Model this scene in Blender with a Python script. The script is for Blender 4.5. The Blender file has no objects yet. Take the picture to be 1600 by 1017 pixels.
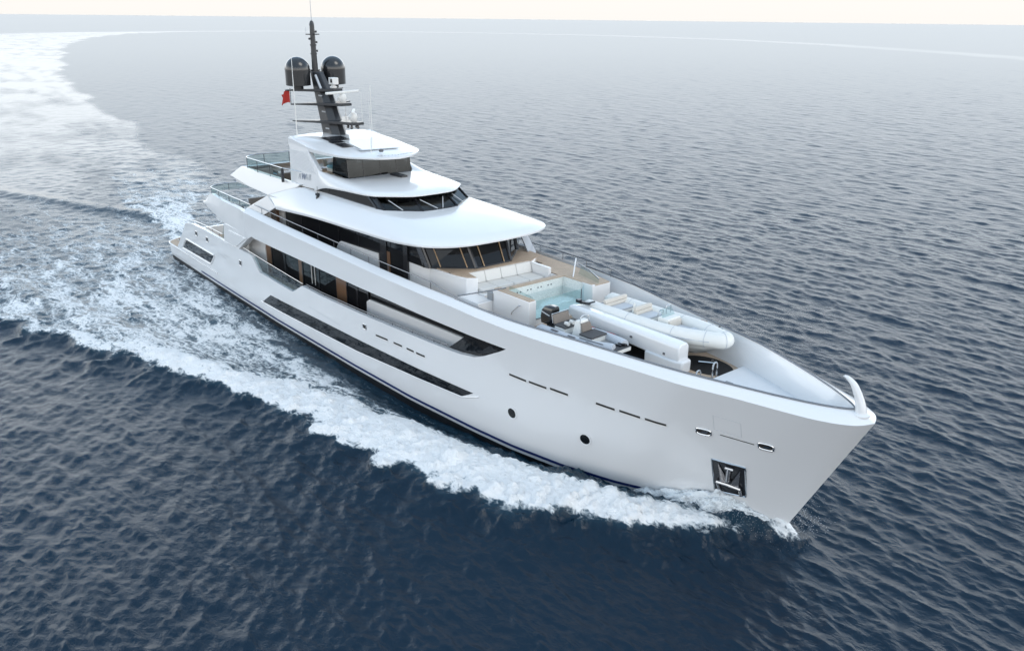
import bpy, bmesh, math, random
import numpy as np
from mathutils import Matrix, Vector, noise as mnoise

# ------------------------------------------------------------ camera
scene = bpy.context.scene
COL = scene.collection
R = math.radians
F_PX, YAW, PITCH, ROLL = 1320.14, 2.43540902, 0.349316534, 0.0108902341
CAM = Vector((67.5299, -25.6152, 18.4340))
d = Vector((math.cos(YAW) * math.cos(PITCH), math.sin(YAW) * math.cos(PITCH), -math.sin(PITCH)))
r0 = Vector((math.sin(YAW), -math.cos(YAW), 0))
u0 = r0.cross(d)
rr = r0 * math.cos(ROLL) + u0 * math.sin(ROLL)
uu = -r0 * math.sin(ROLL) + u0 * math.cos(ROLL)
cam_d = bpy.data.cameras.new('camera')
cam = bpy.data.objects.new('camera', cam_d)
COL.objects.link(cam)
M = Matrix.Identity(4)
for i in range(3):
    M[i][0], M[i][1], M[i][2], M[i][3] = rr[i], uu[i], -d[i], CAM[i]
cam.matrix_world = M
cam_d.sensor_width = 36.0
cam_d.lens = F_PX / 1600 * 36
cam_d.clip_start = 0.5
cam_d.clip_end = 30000
scene.camera = cam

# ------------------------------------------------------------ sky, sun, exposure
SUN_EL, SUN_AZ = R(50), R(20)           # azimuth counted from +x towards +y: ahead of the bow, to port
sun_dir = Vector((math.cos(SUN_AZ) * math.cos(SUN_EL), math.sin(SUN_AZ) * math.cos(SUN_EL), math.sin(SUN_EL)))
w = bpy.data.worlds.new('World')
scene.world = w
w.use_nodes = True
nt = w.node_tree
nt.nodes.clear()
out = nt.nodes.new('ShaderNodeOutputWorld')
bg = nt.nodes.new('ShaderNodeBackground')
sky = nt.nodes.new('ShaderNodeTexSky')
sky.sky_type = 'NISHITA'
sky.sun_disc = False
sky.sun_elevation = SUN_EL
sky.sun_rotation = math.pi / 2 - SUN_AZ
sky.air_density = 1.0
sky.dust_density = 3.0
sky.ozone_density = 1.5
# thin even overcast over that sky: pale towards the horizon, grey blue overhead
geo = nt.nodes.new('ShaderNodeTexCoord')
sep = nt.nodes.new('ShaderNodeSeparateXYZ')
nt.links.new(geo.outputs['Generated'], sep.inputs[0])
ramp = nt.nodes.new('ShaderNodeValToRGB')
nt.links.new(sep.outputs['Z'], ramp.inputs[0])
SK = 8.2
GLOW_LO, GLOW_HI = 2.15, 2.1
els = ramp.color_ramp.elements
els[0].position = 0.0
els[0].color = (0.91, 0.88, 0.84, 1)
els[1].position = 1.0
els[1].color = (0.26, 0.34, 0.43, 1)
for p, c in ((0.025, (0.92, 0.89, 0.85)), (0.08, (1.20, 1.17, 1.13)), (0.19, (1.10, 1.10, 1.09)), (0.33, (0.46, 0.54, 0.62)), (0.50, (0.22, 0.30, 0.39))):
    e = els.new(p)
    e.color = (*c, 1)
mul = nt.nodes.new('ShaderNodeVectorMath')
mul.operation = 'SCALE'
mul.inputs['Scale'].default_value = SK
# the side of the sky beyond the yacht glows brighter (low light behind thin cloud), fading into haze on the horizon itself
dotn = nt.nodes.new('ShaderNodeVectorMath'); dotn.operation = 'DOT_PRODUCT'
nt.links.new(geo.outputs['Generated'], dotn.inputs[0])
dotn.inputs[1].default_value = (math.cos(R(146)), math.sin(R(146)), 0)
gm = nt.nodes.new('ShaderNodeMapRange'); gm.interpolation_type = 'SMOOTHSTEP'
nt.links.new(dotn.outputs['Value'], gm.inputs['Value'])
for nm, v_ in (('From Min', 0.1), ('From Max', 0.95), ('To Min', GLOW_LO), ('To Max', GLOW_HI)):
    gm.inputs[nm].default_value = v_
hm = nt.nodes.new('ShaderNodeMapRange'); hm.interpolation_type = 'SMOOTHSTEP'
nt.links.new(sep.outputs['Z'], hm.inputs['Value'])
hm.inputs['From Min'].default_value = 0.024
hm.inputs['From Max'].default_value = 0.06
gx = nt.nodes.new('ShaderNodeMix'); gx.data_type = 'FLOAT'
nt.links.new(hm.outputs['Result'], gx.inputs['Factor'])
gx.inputs['A'].default_value = 1.0
nt.links.new(gm.outputs['Result'], gx.inputs['B'])
glow = nt.nodes.new('ShaderNodeVectorMath'); glow.operation = 'SCALE'
nt.links.new(ramp.outputs['Color'], glow.inputs[0])
nt.links.new(gx.outputs['Result'], glow.inputs['Scale'])
# cooler on the glowing side, a touch warmer on the other
tm = nt.nodes.new('ShaderNodeMapRange')
nt.links.new(dotn.outputs['Value'], tm.inputs['Value'])
tm.inputs['From Min'].default_value = -0.3
tm.inputs['From Max'].default_value = 0.7
tint = nt.nodes.new('ShaderNodeMix'); tint.data_type = 'RGBA'
tint.inputs['A'].default_value = (1.0, 1.0, 1.0, 1)
tint.inputs['B'].default_value = (0.94, 1.0, 1.05, 1)
nt.links.new(tm.outputs['Result'], tint.inputs['Factor'])
tz = nt.nodes.new('ShaderNodeMix'); tz.data_type = 'RGBA'
tz.inputs['A'].default_value = (1, 1, 1, 1)
nt.links.new(hm.outputs['Result'], tz.inputs['Factor'])
nt.links.new(tint.outputs['Result'], tz.inputs['B'])
tmul = nt.nodes.new('ShaderNodeVectorMath'); tmul.operation = 'MULTIPLY'
nt.links.new(glow.outputs['Vector'], tmul.inputs[0])
nt.links.new(tz.outputs['Result'], tmul.inputs[1])
nt.links.new(tmul.outputs['Vector'], mul.inputs[0])
mixw = nt.nodes.new('ShaderNodeMix')
mixw.data_type = 'RGBA'
mixw.inputs['Factor'].default_value = 0.90
nt.links.new(sky.outputs['Color'], mixw.inputs['A'])
nt.links.new(mul.outputs['Vector'], mixw.inputs['B'])
nt.links.new(mixw.outputs['Result'], bg.inputs['Color'])
bg.inputs['Strength'].default_value = 0.10
nt.links.new(bg.outputs['Background'], out.inputs['Surface'])

sun_d = bpy.data.lights.new('sun', 'SUN')
sun_d.energy = 0.50
sun_d.angle = R(26)
sun_d.color = (1.0, 0.94, 0.86)
sun = bpy.data.objects.new('sun', sun_d)
COL.objects.link(sun)
sun.rotation_euler = (-sun_dir).to_track_quat('-Z', 'Y').to_euler()

vs = scene.view_settings
vs.view_transform = 'Standard'
vs.look = 'None'
vs.exposure = 0.56
vs.gamma = 1.0
try:
    vs.use_curve_mapping = False
except Exception:
    pass

# ------------------------------------------------------------ materials
def principled(name, base, rough=0.5, metal=0.0, coat=0.0, spec=0.5, noise_amt=0.0, noise_scale=3.0, bump=0.0, ior=1.5):
    m = bpy.data.materials.new(name)
    m.use_nodes = True
    n = m.node_tree.nodes
    l = m.node_tree.links
    b = n['Principled BSDF']
    b.inputs['Base Color'].default_value = (*base, 1)
    b.inputs['Roughness'].default_value = rough
    b.inputs['Metallic'].default_value = metal
    b.inputs['Coat Weight'].default_value = coat
    b.inputs['Coat Roughness'].default_value = 0.06
    b.inputs['Specular IOR Level'].default_value = spec
    b.inputs['IOR'].default_value = ior
    if noise_amt or bump:
        tc = n.new('ShaderNodeTexCoord')
        nz = n.new('ShaderNodeTexNoise')
        nz.inputs['Scale'].default_value = noise_scale
        nz.inputs['Detail'].default_value = 5
        l.new(tc.outputs['Object'], nz.inputs['Vector'])
        if noise_amt:
            mx = n.new('ShaderNodeMix')
            mx.data_type = 'RGBA'
            mx.inputs['A'].default_value = (*[c * (1 - noise_amt) for c in base], 1)
            mx.inputs['B'].default_value = (*[min(1, c * (1 + noise_amt)) for c in base], 1)
            l.new(nz.outputs['Fac'], mx.inputs['Factor'])
            l.new(mx.outputs['Result'], b.inputs['Base Color'])
            rm = n.new('ShaderNodeMapRange')
            rm.inputs['To Min'].default_value = rough * 0.8
            rm.inputs['To Max'].default_value = min(1, rough * 1.25)
            l.new(nz.outputs['Fac'], rm.inputs['Value'])
            l.new(rm.outputs['Result'], b.inputs['Roughness'])
        if bump:
            bp = n.new('ShaderNodeBump')
            bp.inputs['Strength'].default_value = bump
            bp.inputs['Distance'].default_value = 0.02
            l.new(nz.outputs['Fac'], bp.inputs['Height'])
            l.new(bp.outputs['Normal'], b.inputs['Normal'])
    return m

MAT = {}
MAT['white'] = principled('white_yacht_paint', (0.79, 0.79, 0.79), 0.22, coat=0.7, noise_amt=0.006, noise_scale=0.5, bump=0.06)
MAT['cream'] = principled('white_moulding', (0.78, 0.77, 0.74), 0.45, noise_amt=0.03, noise_scale=4)
MAT['nonskid'] = principled('pale_deck_paint', (0.72, 0.73, 0.74), 0.65, noise_amt=0.03, noise_scale=6)
MAT['black'] = principled('black_antifouling', (0.012, 0.012, 0.014), 0.45, noise_amt=0.2, noise_scale=2)
MAT['navy'] = principled('navy_boot_stripe', (0.012, 0.025, 0.13), 0.3, coat=0.5, noise_amt=0.05)
MAT['glass_dark'] = principled('dark_tinted_glass', (0.008, 0.009, 0.011), 0.03, spec=0.35, noise_amt=0.1, noise_scale=1.5)
MAT['frame'] = principled('black_window_frame', (0.015, 0.016, 0.02), 0.25, coat=0.3, noise_amt=0.1)
MAT['steel'] = principled('polished_steel', (0.62, 0.63, 0.64), 0.18, metal=1.0, noise_amt=0.05)
MAT['rail_dark'] = principled('dark_rail_steel', (0.20, 0.21, 0.23), 0.25, metal=0.8, noise_amt=0.05)
MAT['mast'] = principled('charcoal_mast_paint', (0.028, 0.030, 0.034), 0.38, coat=0.3, noise_amt=0.1, noise_scale=2)
MAT['dome'] = principled('black_radome_gloss', (0.016, 0.017, 0.019), 0.22, coat=0.5, noise_amt=0.1, noise_scale=2)
MAT['beige'] = principled('beige_upholstery', (0.62, 0.58, 0.52), 0.85, noise_amt=0.06, noise_scale=12, bump=0.2)
MAT['offwhite'] = principled('offwhite_upholstery', (0.70, 0.69, 0.66), 0.8, noise_amt=0.05, noise_scale=12, bump=0.2)
MAT['taupe'] = principled('taupe_cushion', (0.22, 0.19, 0.165), 0.9, noise_amt=0.15, noise_scale=10, bump=0.3)
MAT['grey_cushion'] = principled('grey_cushion', (0.075, 0.075, 0.078), 0.8, noise_amt=0.15, noise_scale=12, bump=0.3)
MAT['aqua'] = principled('turquoise_cushion', (0.22, 0.46, 0.54), 0.85, noise_amt=0.08, noise_scale=10, bump=0.2)
MAT['wood'] = principled('brown_veneer', (0.16, 0.085, 0.045), 0.35, coat=0.3, noise_amt=0.2, noise_scale=3)
MAT['dark'] = principled('dark_interior', (0.03, 0.028, 0.026), 0.6, noise_amt=0.2)
MAT['hyp_white'] = principled('white_inflatable_tube', (0.76, 0.76, 0.73), 0.5, noise_amt=0.03, noise_scale=3)
MAT['hyp_grey'] = principled('pale_grey_inflatable_tube', (0.52, 0.55, 0.59), 0.5, noise_amt=0.04, noise_scale=3)
MAT['mid_grey'] = principled('grey_deck_pad', (0.30, 0.31, 0.32), 0.7, noise_amt=0.1, noise_scale=8)
MAT['blackgloss'] = principled('black_cowling', (0.008, 0.008, 0.009), 0.15, coat=0.6, noise_amt=0.1)
MAT['red'] = principled('red_flag_cloth', (0.45, 0.03, 0.02), 0.8, noise_amt=0.1, noise_scale=6)
MAT['rubber'] = principled('black_mesh_mat', (0.008, 0.008, 0.009), 0.8, noise_amt=0.2, noise_scale=20)
MAT['anchor'] = principled('galvanised_anchor', (0.50, 0.50, 0.51), 0.25, metal=0.9, noise_amt=0.15, noise_scale=5)
MAT['letter_grey'] = principled('pale_grey_lettering', (0.50, 0.52, 0.54), 0.4, noise_amt=0.05)
MAT['letter_blue'] = principled('slate_blue_lettering', (0.10, 0.14, 0.24), 0.4, noise_amt=0.05)
MAT['letter_dark'] = principled('dark_grey_lettering', (0.12, 0.12, 0.13), 0.4, noise_amt=0.05)
MAT['skylight'] = principled('pale_skylight_glass', (0.62, 0.63, 0.62), 0.08, spec=0.5, noise_amt=0.02)

def teak(name, axis='Y', base=(0.48, 0.37, 0.275)):
    m = principled(name, base, 0.7)
    n, l = m.node_tree.nodes, m.node_tree.links
    b = n['Principled BSDF']
    tc = n.new('ShaderNodeTexCoord')
    sp = n.new('ShaderNodeSeparateXYZ')
    l.new(tc.outputs['Object'], sp.inputs[0])
    mt = n.new('ShaderNodeMath'); mt.operation = 'MULTIPLY'; mt.inputs[1].default_value = 1 / 0.11
    l.new(sp.outputs[axis], mt.inputs[0])
    fr = n.new('ShaderNodeMath'); fr.operation = 'FRACT'
    l.new(mt.outputs[0], fr.inputs[0])
    lt = n.new('ShaderNodeMath'); lt.operation = 'LESS_THAN'; lt.inputs[1].default_value = 0.09
    l.new(fr.outputs[0], lt.inputs[0])
    nz = n.new('ShaderNodeTexNoise'); nz.inputs['Scale'].default_value = 2.5; nz.inputs['Detail'].default_value = 6
    l.new(tc.outputs['Object'], nz.inputs['Vector'])
    mx = n.new('ShaderNodeMix'); mx.data_type = 'RGBA'
    mx.inputs['A'].default_value = (*[c * 0.8 for c in base], 1)
    mx.inputs['B'].default_value = (*[c * 1.2 for c in base], 1)
    l.new(nz.outputs['Fac'], mx.inputs['Factor'])
    m2 = n.new('ShaderNodeMix'); m2.data_type = 'RGBA'
    m2.inputs['B'].default_value = (*[c * 0.35 for c in base], 1)
    l.new(lt.outputs[0], m2.inputs['Factor'])
    l.new(mx.outputs['Result'], m2.inputs['A'])
    l.new(m2.outputs['Result'], b.inputs['Base Color'])
    return m
MAT['teak'] = teak('teak_deck')
MAT['screen_grey'] = principled('blue_grey_screen', (0.34, 0.38, 0.43), 0.4, noise_amt=0.04)

def clear_glass(name, tint, opacity=0.12, rough=0.02):
    m = bpy.data.materials.new(name)
    m.use_nodes = True
    n, l = m.node_tree.nodes, m.node_tree.links
    n.clear()
    o = n.new('ShaderNodeOutputMaterial')
    tr = n.new('ShaderNodeBsdfTransparent'); tr.inputs[0].default_value = (*tint, 1)
    gl = n.new('ShaderNodeBsdfGlossy'); gl.inputs[0].default_value = (.72, .78, .82, 1); gl.inputs['Roughness'].default_value = rough
    ge = n.new('ShaderNodeNewGeometry'); dt = n.new('ShaderNodeVectorMath'); dt.operation = 'DOT_PRODUCT'
    l.new(ge.outputs['Normal'], dt.inputs[0]); l.new(ge.outputs['Incoming'], dt.inputs[1])
    ab = n.new('ShaderNodeMath'); ab.operation = 'ABSOLUTE'; l.new(dt.outputs['Value'], ab.inputs[0])
    om = n.new('ShaderNodeMath'); om.operation = 'SUBTRACT'; om.inputs[0].default_value = 1.0; l.new(ab.outputs[0], om.inputs[1])
    pw_ = n.new('ShaderNodeMath'); pw_.operation = 'POWER'; l.new(om.outputs[0], pw_.inputs[0]); pw_.inputs[1].default_value = 5.0
    fr = n.new('ShaderNodeMath'); fr.operation = 'MULTIPLY_ADD'; l.new(pw_.outputs[0], fr.inputs[0]); fr.inputs[1].default_value = 0.96; fr.inputs[2].default_value = 0.04
    nz = n.new('ShaderNodeTexNoise'); nz.inputs['Scale'].default_value = 1.0
    ad = n.new('ShaderNodeMath'); ad.operation = 'MULTIPLY_ADD'
    l.new(nz.outputs['Fac'], ad.inputs[0]); ad.inputs[1].default_value = opacity * 0.4
    l.new(fr.outputs[0], ad.inputs[2])
    mx = n.new('ShaderNodeMixShader')
    l.new(ad.outputs[0], mx.inputs[0]); l.new(tr.outputs[0], mx.inputs[1]); l.new(gl.outputs[0], mx.inputs[2])
    l.new(mx.outputs[0], o.inputs[0])
    return m
MAT['glass'] = clear_glass('clear_balustrade_glass', (0.70, 0.80, 0.80), 0.15)
MAT['glass_smoke'] = clear_glass('smoked_glass', (0.04, 0.043, 0.046), 0.04)
MAT['glass_bridge'] = clear_glass('bridge_window_glass', (0.36, 0.38, 0.38), 0.08)

def mosaic():
    m = principled('pale_pool_mosaic', (0.62, 0.68, 0.62), 0.35)
    n, l = m.node_tree.nodes, m.node_tree.links
    b = n['Principled BSDF']
    tc = n.new('ShaderNodeTexCoord')
    vo = n.new('ShaderNodeTexVoronoi'); vo.inputs['Scale'].default_value = 22
    l.new(tc.outputs['Object'], vo.inputs['Vector'])
    rp = n.new('ShaderNodeValToRGB')
    rp.color_ramp.elements[0].color = (0.60, 0.64, 0.62, 1)
    rp.color_ramp.elements[1].color = (0.82, 0.83, 0.80, 1)
    l.new(vo.outputs['Color'], rp.inputs[0])
    l.new(rp.outputs[0], b.inputs['Base Color'])
    return m
MAT['mosaic'] = mosaic()

def poolwater():
    m = clear_glass('pool_water', (0.92, 0.96, 0.965), 0.05)
    n, l = m.node_tree.nodes, m.node_tree.links
    nz = n.new('ShaderNodeTexNoise'); nz.inputs['Scale'].default_value = 5
    bp = n.new('ShaderNodeBump'); bp.inputs['Strength'].default_value = 0.5; bp.inputs['Distance'].default_value = 0.05
    l.new(nz.outputs['Fac'], bp.inputs['Height'])
    for q in n:
        if q.type == 'BSDF_GLOSSY':
            l.new(bp.outputs[0], q.inputs['Normal'])
    return m
MAT['poolwater'] = poolwater()
MAT['pool_glass'] = clear_glass('aqua_pool_glass', (0.74, 0.88, 0.89), 0.10)

# ------------------------------------------------------------ mesh helpers
def obj(name, V, Fc, mat, parent=None, smooth=35, bevel=0.0, label=None, segs=2):
    me = bpy.data.meshes.new(name)
    me.from_pydata([tuple(map(float, v)) for v in V], [], [tuple(int(i) for i in f) for f in Fc])
    bm = bmesh.new(); bm.from_mesh(me)
    bmesh.ops.recalc_face_normals(bm, faces=bm.faces)
    bm.to_mesh(me); bm.free()
    if smooth:
        me.shade_smooth()
        me.set_sharp_from_angle(angle=R(smooth))
    o = bpy.data.objects.new(name, me)
    COL.objects.link(o)
    me.materials.append(MAT[mat] if isinstance(mat, str) else mat)
    if parent is not None:
        o.parent = parent
    if bevel:
        b = o.modifiers.new('bevel', 'BEVEL'); b.width = bevel; b.segments = segs; b.limit_method = 'ANGLE'; b.angle_limit = R(30)
        b.harden_normals = False
    if label:
        o['label'] = label
    return o

class MB:
    def __init__(s): s.V = []; s.F = []
    def add(s, V, Fc):
        k = len(s.V); s.V += [tuple(v) for v in V]; s.F += [tuple(i + k for i in f) for f in Fc]; return s
    def box(s, x0, x1, y0, y1, z0, z1):
        return s.add([(x0,y0,z0),(x1,y0,z0),(x1,y1,z0),(x0,y1,z0),(x0,y0,z1),(x1,y0,z1),(x1,y1,z1),(x0,y1,z1)],
                     [(0,3,2,1),(4,5,6,7),(0,1,5,4),(1,2,6,5),(2,3,7,6),(3,0,4,7)])
    def obox(s, c, sx, sy, sz, rz=0.0, ry=0.0):
        m = Matrix.Rotation(rz, 3, 'Z') @ Matrix.Rotation(ry, 3, 'Y')
        P = [Vector(c) + m @ Vector((a*sx/2, b*sy/2, e*sz/2)) for e in (-1,1) for a,b in ((-1,-1),(1,-1),(1,1),(-1,1))]
        return s.add(P, [(0,3,2,1),(4,5,6,7),(0,1,5,4),(1,2,6,5),(2,3,7,6),(3,0,4,7)])
    def prism(s, poly, z0, z1):           # poly in xy
        n = len(poly)
        V = [(x,y,z0) for x,y in poly] + [(x,y,z1) for x,y in poly]
        return s.add(V, [tuple(range(n))[::-1], tuple(range(n,2*n))] + [(i,(i+1)%n,n+(i+1)%n,n+i) for i in range(n)])
    def slab(s, P, Q):                    # two matching 3D loops
        n = len(P)
        return s.add(list(P)+list(Q), [tuple(range(n))[::-1], tuple(range(n,2*n))] + [(i,(i+1)%n,n+(i+1)%n,n+i) for i in range(n)])
    def loft(s, rings, closed=True, cap=True):
        n = len(rings[0]); V = [p for r_ in rings for p in r_]; Fc = []
        for a in range(len(rings)-1):
            for i in range(n if closed else n-1):
                j = (i+1) % n
                Fc.append((a*n+i, a*n+j, (a+1)*n+j, (a+1)*n+i))
        if cap and closed:
            Fc.append(tuple(range(n))[::-1]); Fc.append(tuple((len(rings)-1)*n+i for i in range(n)))
        return s.add(V, Fc)
    def tube(s, path, r, n=8, cap=True):
        P = [Vector(p) for p in path]; rings = []
        for i, p in enumerate(P):
            t = (P[min(i+1,len(P)-1)] - P[max(i-1,0)]).normalized()
            a = t.cross(Vector((0,0,1)))
            if a.length < 1e-3: a = t.cross(Vector((1,0,0)))
            a.normalize(); b = t.cross(a)
            q = r[i] if isinstance(r, (list, tuple)) else r
            rings.append([p + (a*math.cos(k*2*math.pi/n) + b*math.sin(k*2*math.pi/n))*q for k in range(n)])
        return s.loft(rings, True, cap)
    def lathe(s, c, prof, n=24, axis='z'):
        rings = []
        for r_, z in prof:
            if axis == 'z': rings.append([(c[0]+r_*math.cos(k*2*math.pi/n), c[1]+r_*math.sin(k*2*math.pi/n), c[2]+z) for k in range(n)])
            else: rings.append([(c[0]+z, c[1]+r_*math.cos(k*2*math.pi/n), c[2]+r_*math.sin(k*2*math.pi/n)) for k in range(n)])
        return s.loft(rings, True, True)
    def build(s, name, mat, parent=None, **kw): return obj(name, s.V, s.F, mat, parent, **kw)

def empty(name, loc=(0,0,0), rz=0.0, parent=None):
    o = bpy.data.objects.new(name, None); COL.objects.link(o)
    o.location = loc; o.rotation_euler = (0,0,rz); o.empty_display_size = 0.3
    if parent is not None: o.parent = parent
    return o
def tag(o, label, cat, group=None, kind=None):
    o['label'] = label; o['category'] = cat
    if group: o['group'] = group
    if kind: o['kind'] = kind
    return o
def resample(poly, n):
    P = np.array(poly, float); seg = np.r_[0, np.cumsum(np.linalg.norm(np.diff(P, axis=0), axis=1))]
    t = np.linspace(0, seg[-1], n)
    return np.stack([np.interp(t, seg, P[:, k]) for k in range(P.shape[1])], -1)
def smoothline(pts, n=8):                  # Catmull-Rom through points
    P = [np.array(p, float) for p in pts]; P = [2*P[0]-P[1]] + P + [2*P[-1]-P[-2]]; o = []
    for i in range(1, len(P)-2):
        for k in range(n):
            t = k/n; a,b,c,e = P[i-1],P[i],P[i+1],P[i+2]
            o.append(0.5*((2*b)+(-a+c)*t+(2*a-5*b+4*c-e)*t*t+(-a+3*b-3*c+e)*t**3))
    o.append(P[-2]); return o
STEP = 0.0028
WAVE_SLOPE = 0.195
RIPPLE = 0.8
SLICK_FLIP = True

# ============================================================ YACHT
Y_ = tag(empty('motor_yacht', (0, 0, 0)), 'large white motor yacht with dark window bands and black mast, cruising through foaming sea', 'yacht')
# ---- hull form
SW=np.array([0,1.0,2.5,5.1,6.3,8.6,11.3,13.8,18.5,24,33,43,54]); BW=np.array([0,.36,.98,2.07,2.63,3.36,3.9,4.17,4.5,4.6,4.58,4.32,3.95])
SKN=np.array([0,.12,.35,.8,1.5,2,3,4,6,8,10,12,14,16,20,36,45,56]); BKN=np.array([0,.4,.72,1.05,1.38,1.55,1.85,2.15,2.85,3.2,3.6,4.0,4.3,4.47,4.6,4.6,4.45,4.15])
def smooth1(X, Yv, n=400, it=6):
    xx = np.linspace(X[0], X[-1], n); yy = np.interp(xx, X, Yv)
    for _ in range(it):
        yy[1:-1] = (yy[:-2] + 2*yy[1:-1] + yy[2:]) / 4
    return xx, yy
SWs, BWs = smooth1(SW, BW); SKs, BKs = smooth1(SKN, BKN, 1200, 8)
def xs(z): return 53.5 + (56.15-53.5)*(z-.6)/(5.95-.6)
def HB(x, z):
    x = np.asarray(x, float); z = np.asarray(z, float); s = np.maximum(xs(z)-x, 0)
    a = np.interp(s, SWs, BWs); k = np.interp(s, SKs, BKs); t = np.clip((z-.6)/5.4, 0, 1.2)
    y = a + (k-a)*t**1.5
    return np.where(z < .6, a*(1+.06*(z-.6)), y)
XR=np.array([8,16,21.7,27.7,32.9,36,38.5,40,42,45,48,50,52,54,55,55.6]); ZR=np.array([7.1,7.0,6.82,6.69,6.58,6.56,6.55,6.5,6.44,6.37,6.32,6.3,6.24,6.17,6.14,6.14])
XRs, ZRs = smooth1(XR, ZR, 400, 10)
def zr(x): return np.interp(x, XRs, ZRs)
XB=np.array([8,16,30,36,38,40,41,42,43,44,45,46,47,48,49,50,51,52,53,54,54.6,55.0,55.25,55.4]);BRR=np.array([4.0,4.2,4.28,4.25,4.2,4.1,4.03,3.92,3.74,3.52,3.31,3.12,2.94,2.76,2.57,2.34,2.02,1.68,1.32,.9,.6,.36,.18,0])
XBs, BRs = smooth1(XB, BRR, 900, 3)
def br(x): return np.interp(x, XBs, BRs)
def zk(x): return zr(x)-.25
PX=np.array([-1,1.9,2.2,4.8,6.3,8.5,12,17.1,18.1,22.8,24.1,26.3,30.5,35.2,38.2,39,40,40.64,41.7,42.1])
PZ=np.array([1.35,1.35,1.6,3.8,4.03,4.08,4.02,4.04,3.15,3.03,3.72,3.69,3.8,4.0,4.09,4.13,4.27,4.5,5.03,5.26])
def ztop(x): return np.interp(x, PX, PZ)
def stern_f(x):          # rounded stern corners
    x = np.asarray(x, float)
    q = np.clip((.2-x)/1.2, 0, 1)
    return 1.1*(1-np.sqrt(np.maximum(0, 1-q*q)))
def side(x, z): return np.maximum(HB(x, z)-stern_f(x), 0)

def hull_strip(cols, zlo, zhi, s, off=0.0, nrow=10, rake=True):
    V = []; Fc = []
    n = len(cols)
    for i, xc in enumerate(cols):
        a, b = float(zlo(xc)), float(zhi(xc))
        for k in range(nrow+1):
            z = a+(b-a)*k/nrow; x = xc
            if rake and xc > 43: x = 43+(xc-43)*(xs(z)-43)/(xs(float(zk(min(xc, 55.4))))-43)
            y = float(side(x, z))+off
            if x >= xs(z)-1e-4: y = off*0.2
            V.append((x, s*y, z))
    for i in range(n-1):
        for k in range(nrow):
            a = i*(nrow+1)+k; Fc.append((a, a+nrow+1, a+nrow+2, a+1))
    return V, Fc
cl_aft = np.unique(np.r_[np.linspace(-1, .2, 9), np.linspace(.2, 42.1, 110), PX])
cl_fwd = np.unique(np.r_[np.linspace(42.1, 54.5, 60), 56.12-np.geomspace(1.62, .006, 26), [56.12]])
zkt = lambda x: zr(min(x, 55.6))-.25
hull = MB()
for s in (-1, 1):
    hull.add(*hull_strip(cl_aft, lambda x: .36, ztop, s, nrow=12))
    hull.add(*hull_strip(cl_fwd, lambda x: .36, zkt, s, nrow=16))
    # bulwark capping and inner face along the main deck
    xx = [x for x in cl_aft if x >= 2.2]
    V = []; Fc = []
    for x in xx:
        z = float(ztop(x)); y = float(side(x, z))
        V += [(x, s*y, z), (x, s*(y-.24), z+.0), (x, s*(y-.26), min(z, 2.6 if x > 4.8 else 1.3))]
    for i in range(len(xx)-1):
        for k in (0, 1): Fc.append((i*3+k, i*3+3+k, i*3+4+k, i*3+1+k))
    hull.add(V, Fc)
yst = float(side(-1, 1.0))
hull.add([(-1, -yst, .36), (-1, yst, .36), (-1, yst, 1.35), (-1, -yst, 1.35)], [(0, 1, 2, 3)])
hull_o = hull.build('hull', 'white', Y_, smooth=28)
low = MB()
for s in (-1, 1):
    low.add(*hull_strip(np.r_[cl_aft, cl_fwd[1:]], lambda x: -1.6, lambda x: .36, s, nrow=4))
low.add([(-1, -yst, -1.6), (-1, yst, -1.6), (-1, yst, .36), (-1, -yst, .36)], [(0, 1, 2, 3)])
low.build('antifouling', 'black', Y_)
for s in (-1, 1):
    st = MB().add(*hull_strip(np.r_[np.linspace(7, 42, 80), cl_fwd[1:-1]], lambda x: .53, lambda x: .67, s, off=.012, nrow=2))
    st.build('boot_stripe', 'navy', Y_)
    rub = MB().tube([(x, s*(float(side(x, 1.28))+.02), 1.28) for x in np.linspace(-.95, 10.5, 50)], .06)
    rub.build('rubbing_strake', 'white', Y_)

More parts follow.
